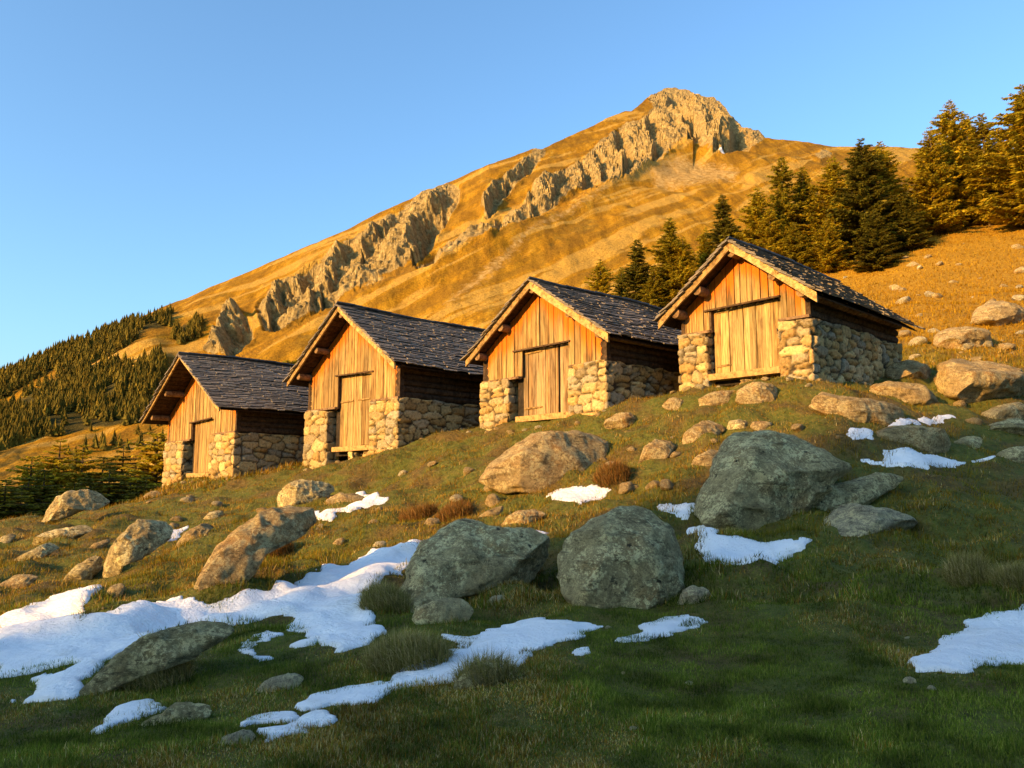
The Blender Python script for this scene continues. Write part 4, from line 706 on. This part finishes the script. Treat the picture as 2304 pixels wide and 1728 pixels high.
SL = [
 (np.concatenate([z3((-60, 868), (0, 838), (150, 768), (330, 708), (470, 678), (548, 677), (505, 730), (475, 780), (442, 828), (560, 802), (700, 771), (800, 756), (850, 742), (950, 730), (1060, 733), (1170, 755), (1300, 713), (1450, 673), (1620, 638), (1740, 588), (1785, 543)), z4((5, 590), (60, 548), (130, 540), (145, 552), (250, 508), (400, 458), (520, 423), (600, 413), (662, 416), (600, 490), (590, 532), (520, 562), (440, 592), (380, 642), (330, 692), (290, 742), (272, 792), (330, 822), (352, 842), (345, 882), (402, 910), (380, 952), (300, 982), (200, 1008), (118, 1032), (150, 990), (90, 975), (30, 962)), z3((1715, 942), (1720, 920), (1640, 905), (1545, 888), (1600, 848), (1540, 823), (1440, 848), (1350, 868), (1250, 883), (1190, 890), (1050, 900), (900, 935), (760, 985), (660, 1035), (600, 1095), (540, 1152), (470, 1172), (440, 1232), (380, 1282), (280, 1292), (200, 1302), (115, 1307), (150, 1275), (230, 1240), (188, 1205), (168, 1172), (250, 1150), (340, 1150), (400, 1112), (412, 1096), (300, 1094), (180, 1130), (70, 1162), (0, 1174), (-60, 1178))]), 'largest snowfield, a broad white band reaching in from the left edge to the pitted boulder', .16),
 (z4((-58, 1303), (0, 1273), (100, 1248), (200, 1218), (300, 1198), (400, 1188), (450, 1158), (540, 1118), (640, 1078), (720, 1038), (800, 1008), (832, 980), (800, 962), (740, 945), (698, 926), (770, 935), (860, 945), (920, 933), (1000, 898), (1100, 878), (1200, 848), (1290, 833), (1340, 843), (1440, 843), (1520, 853), (1603, 880), (1535, 907), (1530, 932), (1460, 952), (1380, 968), (1300, 1002), (1230, 1022), (1190, 1062), (1120, 1107), (1040, 1097), (960, 1087), (880, 1112), (820, 1162), (790, 1192), (700, 1202), (600, 1217), (520, 1228), (430, 1263), (330, 1313), (250, 1323), (150, 1323), (60, 1343), (-30, 1338)), 'long snow tongue in the foreground pointing from the rounded lichen boulder to lower left', .12),
 (dsp((1333, 1387), (1375, 1374), (1400, 1350), (1440, 1334), (1490, 1327), (1515, 1337), (1490, 1357), (1440, 1372), (1390, 1384)), 'small leaf shaped snow patch right of the long snow tongue', .09),
 (z3((478, 1468), (560, 1420), (610, 1370), (640, 1343), (720, 1323), (800, 1311), (870, 1340), (800, 1372), (700, 1413), (600, 1463), (540, 1478)), 'small smooth oval snow patch alone at the lower left', .12),
 (z3((1272, 1447), (1330, 1400), (1400, 1373), (1500, 1363), (1608, 1358), (1592, 1402), (1500, 1408), (1400, 1423), (1330, 1448)), 'upper and thinner snow patch of the lowest pair', .08),
 (z3((1385, 1502), (1400, 1458), (1500, 1438), (1600, 1408), (1700, 1378), (1770, 1370), (1828, 1410), (1700, 1443), (1640, 1473), (1560, 1513), (1470, 1538), (1410, 1543)), 'lower and thicker snow patch of the lowest pair', .10),
 (z5((1143, 1252), (1200, 1200), (1210, 1165), (1253, 1120), (1248, 1100), (1380, 1060), (1363, 1040), (1450, 1008), (1614, 973), (1700, 965), (1700, 1222), (1560, 1217), (1450, 1222), (1380, 1248), (1300, 1258)), 'wide ragged snow patch cut by the right edge in the foreground', .13),
 (z5((187, 640), (230, 633), (290, 648), (330, 668), (440, 683), (510, 698), (620, 693), (738, 686), (680, 732), (600, 762), (550, 788), (460, 793), (370, 800), (260, 788), (213, 762), (235, 690)), 'crescent snow patch between the rounded lichen boulder and the leaning boulder', .12),
 (z5((928, 353), (1020, 365), (1028, 310), (1100, 298), (1180, 318), (1280, 333), (1473, 341), (1400, 362), (1300, 388), (1200, 398), (1100, 378), (1000, 373)), 'shaded bluish snow strip below the brown rounded boulder', .11),
 (z5((1008, 226), (1060, 188), (1150, 173), (1240, 158), (1312, 164), (1280, 187), (1180, 193), (1120, 213), (1040, 233)), 'sunlit ribbon of snow above the brown rounded boulder', .09),
 (z5((853, 241), (920, 220), (977, 219), (972, 267), (890, 264)), 'sunlit lump of snow at the upper end of the leaning boulder', .09),
 (z5((58, 551), (110, 538), (222, 533), (217, 577), (202, 632), (150, 602), (100, 577)), 'snow wedge in the notch behind the rounded lichen boulder', .1),
 (z4((1278, 171), (1350, 129), (1450, 113), (1550, 96), (1610, 124), (1713, 103), (1620, 147), (1560, 182), (1480, 203), (1400, 193)), 'warm lit snow wedge at the foot of the huge golden boulder', .09),
 (z4((118, 257), (200, 210), (290, 188), (310, 165), (228, 143), (300, 138), (360, 158), (428, 174), (370, 207), (290, 237), (220, 254)), 'sunlit snow scrap beside the yellowish rock below the second hut', .08),
 (z4((1165, 362), (1240, 348), (1343, 365), (1300, 379), (1200, 376)), 'sliver of snow on the crown side of the broad pitted boulder', .06),
 (z3((915, 352), (1018, 342), (992, 377), (945, 388), (985, 380), (950, 405), (885, 418), (900, 385)), 'bluish snow scrap behind the dark peaked boulder', .09),
 (z3((1298, 1014), (1350, 968), (1390, 933), (1480, 913), (1563, 924), (1500, 958), (1430, 973), (1402, 1002), (1432, 1042), (1533, 1054), (1450, 1093), (1350, 1098), (1308, 1080), (1390, 1070), (1380, 1040)), 'thin melting snow crust right of the long striated slab', .04),
 (z3((1608, 992), (1650, 970), (1738, 962), (1720, 982), (1640, 1002), (1612, 1012)), 'tiny thin snow strip under the frayed end of the largest snowfield', .04),
 (z4((1443, 1029), (1480, 1010), (1522, 1003), (1510, 1022), (1470, 1034)), 'fist sized snow scrap in the grass below the leaf shaped patch', .05),
 (z4((-5, 252), (50, 233), (133, 238), (117, 298), (60, 288)), 'shaded bluish snow scrap above the long tilted boulder', .08),
 (z3((20, 1303), (60, 1285), (112, 1282), (100, 1297), (50, 1310)), 'small snow scrap at the lower tip of the largest snowfield', .05),
]
for i, (p, lab, th) in enumerate(SL): snow(p, lab, th, i)
# ------------------------------------------------------------------ conifers
def conifer(H, seed, width=.2, levels=46, larch=False, col=(.05, .055, .014), bare=.08):
    g = np.random.default_rng(seed); Vn = []; Fn = []; Cn = []; n = 0; br = MB()
    lean = g.uniform(-.02, .02, 2)*H
    br.tube([(0, 0, -.6), (0, 0, H*.05), (lean[0]*.4, lean[1]*.4, H*.45), (lean[0]*.8, lean[1]*.8, H*.8), (lean[0], lean[1], H*.985)], (H*.024, H*.018, H*.012, H*.006, .01), 8, (.10, .075, .05, 0))
    cl = g.uniform(0, 7)
    for L in range(levels):
        t = bare+(1-bare)*(L+g.uniform(-.3, .3))/levels; z = H*t
        rad = H*width*((1-t)**.66)*(1+.16*math.sin(t*19+cl)+g.uniform(-.12, .12))+.05
        if t < .2: rad *= .75+.25*t/.2
        nb = g.integers(5, 8) if t < .9 else 4; ph = g.uniform(0, 6.28)
        for k_ in range(nb):
            a = ph+k_*6.283/nb+g.uniform(-.35, .35); l = rad*g.uniform(.6, 1.18)
            if g.random() < .05: l *= 1.25
            if g.random() < (.12 if larch else .06): continue
            dr = np.array([math.cos(a), math.sin(a)]); droop = (-.18 if not larch else -.05)+.35*(t-.3); sd = np.array([-dr[1], dr[0]])
            ns = max(5, int(l/H*(215 if not larch else 180))); s = (np.arange(ns)+g.uniform(0, 1, ns))/ns; s = .12+.9*s
            zz_ = z+l*(droop*s+.16*s*s*(1 if t < .7 else .3)); c0 = np.stack([lean[0]*t+dr[0]*l*s, lean[1]*t+dr[1]*l*s, zz_], -1)
            for side in (-1, 1, 0):
                wl = l*(.20 if side else .14)*(1.1-.6*s)*g.uniform(.5, 1.3, ns)+.012*H; fw = np.concatenate([dr*.8, [0]])
                out = fw[None]*g.uniform(.5, 1., (ns, 1))+np.concatenate([sd*side, [0]])[None]*g.uniform(.6, 1.1, (ns, 1)); out[:, 2] += g.uniform(-.55, .12, ns)+(-.1 if side else -.35)
                out /= np.linalg.norm(out, axis=1)[:, None]; tip = c0+out*wl[:, None]; pr = np.cross(out, np.array([0, 0, 1.])+g.normal(0, .6, (ns, 3))); pr /= np.linalg.norm(pr, axis=1)[:, None]; hw_ = (wl*.15+.002*H)[:, None]
                mid = c0+out*wl[:, None]*.45
                V = np.stack([c0, mid+pr*hw_, tip, mid-pr*hw_], 1).reshape(-1, 3); Vn.append(V); Fn.append(np.arange(ns*4).reshape(-1, 4)+n); n += ns*4
                cc = np.array(col)*g.uniform(.65, 1.3, (ns, 1))*(1+np.array([.25, .05, -.1])*g.uniform(-.5, 1, (ns, 1))); Cn.append(np.repeat(cc, 4, 0))
            if l > .5: br.tube([(lean[0]*t, lean[1]*t, z), tuple(c0[-1]*.9+np.array([lean[0]*t, lean[1]*t, z])*.1)], (H*.0035, .008), 4, (.09, .065, .04, 0))
    return np.concatenate(Vn), np.concatenate(Fn), np.concatenate(Cn), br
LARCH = (.41, .32, .017); SPRUCE = (.17, .15, .016); MIXED = (.32, .26, .017)
KINDS = {}
for k_, (cl_, wd, lar, bare) in {'larch_a': (LARCH, .235, True, .05), 'larch_b': (LARCH, .29, True, .05), 'spruce_a': (SPRUCE, .22, False, .02), 'spruce_b': (SPRUCE, .28, False, .02), 'mixed_a': (MIXED, .26, False, .03), 'mixed_b': (MIXED, .21, True, .04)}.items():
    V_, F_, C_, b_ = conifer(10., len(KINDS)*13+3, wd, 46, lar, cl_, bare)
    KINDS[k_] = (mesh('crown', V_, F_, M['needle'], attrs={'col': C_}), (np.concatenate(b_.V), [np.concatenate(b_.Q), np.concatenate(b_.T)], np.concatenate(b_.c)))
    v_, f_, c_ = KINDS[k_][1]; KINDS[k_] = (KINDS[k_][0], mesh('trunk', v_, f_, M['bark'], attrs={'col': c_}))
def tree(kind, tx, ty, y, label, group, rz, wf=1., base=None):
    p = at(tx, ty, y); zb = float(ground(p[0], p[1])) if base is None else base; H = p[2]-zb
    r = empty('larch_tree' if 'larch' in kind else ('spruce_tree' if 'spruce' in kind else 'conifer_tree'), (p[0], p[1], zb), rz); tag(r, label, 'tree', group); s = H/10.
    for nm, me in (('trunk', KINDS[kind][1]), ('crown', KINDS[kind][0])):
        o = bpy.data.objects.new(nm, me); o.scale = (s*wf, s*wf, s); link(o, r)
    return r
GT = 'conifers on the slope behind the two upper huts'; GL = 'dark conifers in the hollow left of the lowest hut'
TR = [('larch_a', 1354, 582, 64, 'shortest gold-green tree at the downhill end of the upper stand', 1), ('spruce_a', 1432, 537, 62, 'dark narrow spruce, second tree from the downhill end of the upper stand', 1.), ('mixed_a', 1508, 490, 61, 'shaggy broad conifer uphill of the dark narrow spruce', 1),
      ('larch_b', 1560, 575, 66, 'low round larch between the shaggy conifer and the thin dark spire', 1.1), ('spruce_a', 1627, 436, 62, 'dark-tipped spruce rising just left of the ridge of the highest hut', .9), ('larch_b', 1703, 420, 60, 'soft pale larch standing over the ridge of the highest hut', 1), ('mixed_b', 1754, 353, 62, 'tall slender gold-green tree, first of two spires above the roof of the highest hut', 1.),
      ('mixed_a', 1801, 375, 63, 'lower of two spires above the roof of the highest hut', .9), ('larch_b', 1871, 353, 60, 'wide larch with a blunt top left of the tall dark spruce', 1.05), ('spruce_b', 1941, 309, 57, 'tall dark spruce in the centre of the upper stand', 1.05), ('larch_a', 1982, 314, 59, 'slim paler tree touching the right side of the tall dark spruce', 1), ('spruce_b', 2036, 430, 55, 'dense dark spruce in front at the uphill foot of the central group', 1.1),
      ('larch_a', 2087, 286, 58, 'shorter larch leaning against the tall larch near the right edge', 1), ('larch_a', 2131, 223, 60, 'tall feathery larch, highest of the middle right group', 1), ('larch_b', 2170, 255, 62, 'larch directly behind the tall feathery one', .9), ('mixed_b', 2211, 252, 58, 'slender larch with a bare pointed top beside the right edge tree', 1), ('larch_b', 2298, 188, 55, 'tallest larch, cut by the right edge of the picture', 1.1),
      ('mixed_a', 2260, 330, 60, 'broad conifer filling the gap before the right edge larch', 1.), ('spruce_b', 2070, 400, 60, 'dark spruce in the shadow between the central and the right groups', 1), ('larch_b', 1660, 540, 58, 'bushy larch low behind the ridge of the highest hut', 1.2), ('mixed_a', 1790, 500, 56, 'bushy green-gold conifer behind the roof slope of the highest hut', 1.2), ('larch_b', 1860, 490, 55, 'low spreading larch before the tall dark spruce', 1.1), ('mixed_a', 1470, 600, 60, 'low conifer hidden to half by the roof of the highest hut', 1.2), ('spruce_a', 2400, 230, 60, 'conifer beyond the right edge larch', 1.), ('larch_a', 1585, 510, 64, 'thin larch behind the dark-tipped spruce', 1.), ('spruce_b', 1965, 470, 53, 'dark low-branched spruce at the front edge of the stand', 1.15), ('larch_b', 1730, 470, 58, 'rounded larch below the two spires', 1.15)]
TR += [('mixed_b', 1400, 600, 66, 'slight conifer between the dark narrow spruce and the roof of the third hut', 1.1), ('larch_a', 1535, 530, 60, 'loose larch uphill of the shaggy conifer', 1.), ('mixed_a', 1645, 500, 64, 'conifer standing behind the dark-tipped spruce, a shade lighter', 1.), ('spruce_a', 1835, 430, 64, 'dark spruce filling the gap left of the blunt-topped larch', 1.1), ('mixed_b', 1905, 400, 63, 'conifer in the second row left of the tall dark spruce', 1.1),
       ('larch_b', 2010, 400, 62, 'larch in the second row right of the tall dark spruce', 1.1), ('mixed_a', 2110, 370, 62, 'conifer low in front of the tall feathery larch', 1.1), ('larch_a', 2240, 290, 62, 'larch in the second row before the right edge', 1.), ('mixed_a', 2190, 360, 59, 'bushy conifer at the foot of the slender bare-topped larch', 1.2)]
for i, (k_, tx, ty, y, lab, wf) in enumerate(TR): tree(k_, tx, ty, y, lab, GT, i*1.7, wf*1.2)
TL = [('spruce_b', 10, 1074, 62, 'black spruce at the left edge of the hollow, rising from the grass crest', 1.1), ('larch_b', 72, 1020, 85, 'golden-topped larch second from the left edge in the hollow', 1.), ('larch_a', 136, 985, 95, 'tall pale larch standing highest in the hollow', 1.), ('mixed_b', 190, 995, 92, 'gold-green tree right behind the dome boulder', .9), ('spruce_a', 226, 1020, 78, 'dark slim spruce above the dome boulder', 1.), ('spruce_b', 280, 999, 82, 'broad dark spruce midway between the dome boulder and the lowest hut', 1.),
      ('larch_b', 322, 1030, 90, 'soft olive larch behind the broad dark spruce', 1.1), ('larch_b', 357, 968, 76, 'large olive tree partly hidden by the lowest hut', 1.2), ('spruce_a', 108, 1050, 74, 'dark spruce under the tall pale larch', 1.1), ('spruce_b', 245, 1050, 66, 'black low spruce right above the grass crest by the dome boulder', 1.2), ('spruce_b', 335, 1070, 62, 'black low spruce nearest the left wall of the lowest hut', 1.2), ('mixed_a', 40, 1100, 64, 'shadowed conifer beside the black edge spruce', 1.1), ('spruce_a', 165, 1080, 64, 'small black spruce half behind the dome boulder', 1.2), ('larch_b', -40, 1040, 80, 'larch cut off by the left edge', 1.), ('spruce_b', 200, 1060, 80, 'shadowed spruce in the second row above the dome boulder', 1.2), ('spruce_b', 300, 1060, 72, 'dark spruce between the broad one and the black low one', 1.2), ('spruce_b', 130, 1100, 60, 'smallest black spruce behind the crest grass', 1.3), ('spruce_b', 60, 1070, 72, 'dark spruce below the golden-topped larch', 1.2)]
for i, (k_, tx, ty, y, lab, wf) in enumerate(TL): tree(k_, tx, ty, y, lab, GL, i*2.3, wf*1.35)
TB = [('mixed_a', 645, 805, 55, 'small bushy conifer peeping over the roof of the lowest hut', 1.3), ('mixed_a', 1092, 742, 60, 'small bush-like conifer behind the roof of the second hut', 1.4)]
for i, (k_, tx, ty, y, lab, wf) in enumerate(TB): tree(k_, tx, ty, y, lab, 'small conifers behind the lower roofs', i, wf)
# ------------------------------------------------------------------ small stones: bits of scree in the grass and along the hut walls
def stones():
    me = []
    for k_ in range(5):
        g = np.random.default_rng(k_+70); V = ICO3[0]*np.array([1, .75, .5]); 
        for i in range(9):
            n_ = g.normal(size=3); n_ /= np.linalg.norm(n_); a = V@n_-.72*(V@n_).max(); V = V-np.where(a > 0, a*.9, 0)[:, None]*n_
        V = V*(1+.08*fbm3(V[:, 0]*2, V[:, 1]*2, V[:, 2]*2+k_*9, 3, k_))[:, None]; me.append(mesh('stone', V, ICO3[1], M['rockw' if k_ < 3 else 'rockp'], smooth=True))
    pts = []
    for n, h in enumerate(HUTS):
        for i in range(9): pts.append((*hw(h, h['W']*(i/8-.5)+rng.uniform(-.1, .1), -.15-rng.uniform(0, .35), 0)[:2], rng.uniform(.07, .19), 0))
        for i in range(8): pts.append((*hw(h, h['W']/2+.1+rng.uniform(0, .3), h['D']*i/8+rng.uniform(-.2, .2), 0)[:2], rng.uniform(.07, .17), 0))
    for px, py in rng.uniform((300, 1130), (2200, 1250), (56, 2)):
        py = py-(px-300)*.13; p = cast(px, py)[0]; pts.append((p[0], p[1], rng.uniform(.05, .24)**1.0, 1))
    for px, py in rng.uniform((1900, 540), (2300, 860), (52, 2)):
        p = cast(px, py)[0]
        if 24 < p[1] < 56 and p[0] > 10: pts.append((p[0], p[1], rng.uniform(.12, .6)*(.55+rng.random()*.5), 2))
    for px, py in rng.uniform((200, 1350), (2200, 1700), (16, 2)):
        p = cast(px, py)[0]; pts.append((p[0], p[1], rng.uniform(.02, .05), 3))
    labs = [('loose stone in the rubble along the foot of a hut wall', 'rubble along the hut walls'), ('small stone scattered in the grass between the boulders and huts', 'small stones between the boulders'), ('small pale stone on the bare golden hillside right of the highest hut', 'stones on the golden hillside'), ('pebble in the shaded near turf', 'pebbles in the near turf')]
    for i, (x, y, s, k_) in enumerate(pts):
        if any(inside(np.array([[x, y]]), q)[0] for q in SNOWP): continue
        o = bpy.data.objects.new('stone', me[i % 5]); o.location = (x, y, float(ground(x, y))+s*.06); o.scale = (s, s, s); o.rotation_euler = (rng.uniform(-.3, .3), rng.uniform(-.3, .3), rng.uniform(0, 6)); link(o); tag(o, labs[k_][0], 'stone', labs[k_][1])
stones()
# ------------------------------------------------------------------ grass: blades over the turf
def blades(name, x, y, L, Wd, col, lean=.6, label=None, kind='stuff', mat='grass', segs=1, down=None, z=None, cat=None, droop=.0, group=None):
    n = len(x); z = ground(x, y)-.006 if z is None else z; a = rng.uniform(0, 6.283, n); la = rng.uniform(0, 6.283, n) if down is None else down+rng.normal(0, .6, n); ln = np.abs(rng.normal(0, lean, n)).clip(0, 1.15)
    d = np.stack([np.cos(la)*np.sin(ln), np.sin(la)*np.sin(ln), np.cos(ln)], -1); sd = np.stack([np.cos(a), np.sin(a), 0*a], -1)*(Wd/2)[:, None]; b = np.stack([x, y, z], -1)
    if segs == 1:
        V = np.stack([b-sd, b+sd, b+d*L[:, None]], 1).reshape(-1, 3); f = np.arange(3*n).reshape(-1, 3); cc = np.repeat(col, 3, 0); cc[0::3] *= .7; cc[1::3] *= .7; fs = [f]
    else:
        m = b+d*(L*.5)[:, None]; d2 = d.copy(); d2[:, :2] *= 1.5; d2[:, 2] -= droop+.35*np.sin(ln); d2 /= np.linalg.norm(d2, axis=1)[:, None]; tp = m+d2*(L*.5)[:, None]
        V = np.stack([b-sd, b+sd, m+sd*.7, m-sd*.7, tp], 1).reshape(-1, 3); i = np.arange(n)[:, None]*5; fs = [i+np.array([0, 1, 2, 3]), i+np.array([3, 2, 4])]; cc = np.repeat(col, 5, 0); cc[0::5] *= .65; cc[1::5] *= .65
    loc = np.array([0, 0, 0.]) if kind == 'stuff' else np.array([x.mean(), y.mean(), z.min()])
    o = obj(name, V-loc, fs, M[mat], loc=loc, attrs={'col': cc}); tag(o, label, cat or 'grass', group, kind if kind == 'stuff' else None); return o
def clear(x, y):
    P = np.stack([x, y], -1); ok = np.ones(len(x), bool)
    for q in SNOWP:
        lo, hi = q.min(0), q.max(0); m = ((P > lo) & (P < hi)).all(1)
        if m.any():
            k_ = np.where(m)[0]; ins = inside(P[k_], q); kk = k_[ins]; dd = polydist(P[kk], q); ok[kk[dd > .11]] = False
    for h in HUTS:
        lx, ly = hloc(h, x, y); ok &= ~((np.abs(lx) < h['W']/2-.02) & (ly > .0) & (ly < h['D']))
    return ok
def turf_col(x, y):
    n = len(x); p1 = fbm2(x/1.1, y/1.1, 4, 201); p2 = fbm2(x/.35, y/.35, 3, 202); p3 = fbm2(x/3.5, y/3.5, 3, 203); d = np.hypot(x, y)
    dry = np.clip(.20+.7*p1+.4*p2+.30*p3+.5*sstep(9, 14, d)+.6*sstep(26, 40, d)*sstep(2, 10, x), 0, 1); r = rng.random(n)  # drier upslope; middle share raised further to paint in the sunlit gold
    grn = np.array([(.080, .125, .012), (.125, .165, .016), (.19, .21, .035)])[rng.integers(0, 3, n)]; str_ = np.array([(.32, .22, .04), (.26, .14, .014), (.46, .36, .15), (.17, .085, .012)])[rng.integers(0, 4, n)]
    k_ = (r < dry*.75)[:, None]; c = np.where(k_, str_, grn)*rng.uniform(.5, 1.45, (n, 1))*(1+.5*np.clip(p2, -1, 1))[:, None]; up = (np.maximum(sstep(26, 40, d)*sstep(2, 10, x), .5*sstep(9, 15, d)*(rng.random(n) < .7)))[:, None]  # gold mixed in past the foreground puts sun warmth into the blade colour
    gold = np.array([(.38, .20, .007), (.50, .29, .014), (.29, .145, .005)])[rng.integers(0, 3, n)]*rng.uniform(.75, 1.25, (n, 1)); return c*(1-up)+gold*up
def wedge(n, r0, r1, amax=44):
    a = rng.uniform(-amax, amax, n)*math.pi/180; r = np.exp(rng.uniform(math.log(r0), math.log(r1), n)); return r*np.sin(a), r*np.cos(a)
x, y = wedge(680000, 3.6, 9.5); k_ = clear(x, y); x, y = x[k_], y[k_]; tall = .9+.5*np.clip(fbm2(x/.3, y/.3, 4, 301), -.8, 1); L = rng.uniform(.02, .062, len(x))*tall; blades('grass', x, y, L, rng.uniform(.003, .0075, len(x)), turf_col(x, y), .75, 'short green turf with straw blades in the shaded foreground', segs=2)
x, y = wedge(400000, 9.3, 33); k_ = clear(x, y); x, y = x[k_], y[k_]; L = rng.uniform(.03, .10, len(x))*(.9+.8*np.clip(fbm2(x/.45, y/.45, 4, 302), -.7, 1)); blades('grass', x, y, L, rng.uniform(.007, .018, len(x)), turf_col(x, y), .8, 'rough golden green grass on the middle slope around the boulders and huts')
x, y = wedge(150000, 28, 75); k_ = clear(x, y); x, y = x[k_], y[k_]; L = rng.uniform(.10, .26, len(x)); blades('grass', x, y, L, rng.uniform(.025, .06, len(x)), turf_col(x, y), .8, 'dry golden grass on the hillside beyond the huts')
# long dry tussocks, each a plant of its own
TU = [(dsp((880, 1440))[0], .34, 'large straw tussock on the upper edge of the long snow tongue', 5200), (dsp((840, 1312))[0], .3, 'olive tussock pressed against the left end of the broad pitted boulder', 4200), (dsp((935, 1310))[0], .22, 'brown tussock between the pitted boulder and the small spotted rock', 2200), (z3((830, 1190))[0], .3, 'dark tussock hanging over the lower side of the long striated slab', 3600),
      (z3((1440, 500))[0], .45, 'rusty tussock growing on the flank of the long tilted boulder', 4200), (dsp((1322, 1030))[0], .3, 'orange tussock in the shadow side of the huge golden boulder', 2400), (z4((590, 300))[0], .32, 'rusty hummock of grass in the middle of the slope below the huts', 3200), (z4((790, 280))[0], .3, 'rusty grass hummock nearer to the huge golden boulder', 2600), (z5((1380, 850))[0], .22, 'bleached flattened tussock on the right above the ragged snow patch', 2600), (z5((1560, 880))[0], .22, 'bleached tussock at the right edge above the ragged snow patch', 2600), (z4((960, 1180))[0], .22, 'short straw tuft growing on the mossy hump of rock', 1500), (z4((1150, 640))[0], .25, 'brown tussock between the pitted and the rounded boulders', 2600)]
for (px, py), rad, lab, n in TU:
    p = cast(px, py)[0]; r = rad*np.sqrt(rng.random(n)); a = rng.uniform(0, 6.283, n); x = p[0]+r*np.cos(a)*1.1; y = p[1]+r*np.sin(a)*.8
    lit = p[1] > 11; cols = np.array([(.20, .165, .055), (.15, .125, .035), (.12, .12, .025), (.27, .22, .095)]) if not lit else np.array([(.22, .10, .022), (.17, .085, .02), (.13, .09, .02), (.26, .15, .05)])  # separate blade colours for sunlit and shaded tussocks put light into the colour
    c = (1.7 if not lit else 1.25)*cols[rng.integers(0, 4, n)]*rng.uniform(.5, 1.35, (n, 1)); hgt = np.sqrt(np.clip(1-(r/rad)**2, 0, 1))*rad*.55
    blades('grass_tussock', x, y, rng.uniform(.08, .22, n), rng.uniform(.0035, .007, n)*(1 if not lit else 1.8), c, .7, lab, 'thing', segs=2, down=a*.8+(-1.9)*.2, z=ground(x, y)+hgt-.03, cat='tussock', droop=.55, group='long dry grass tussocks')
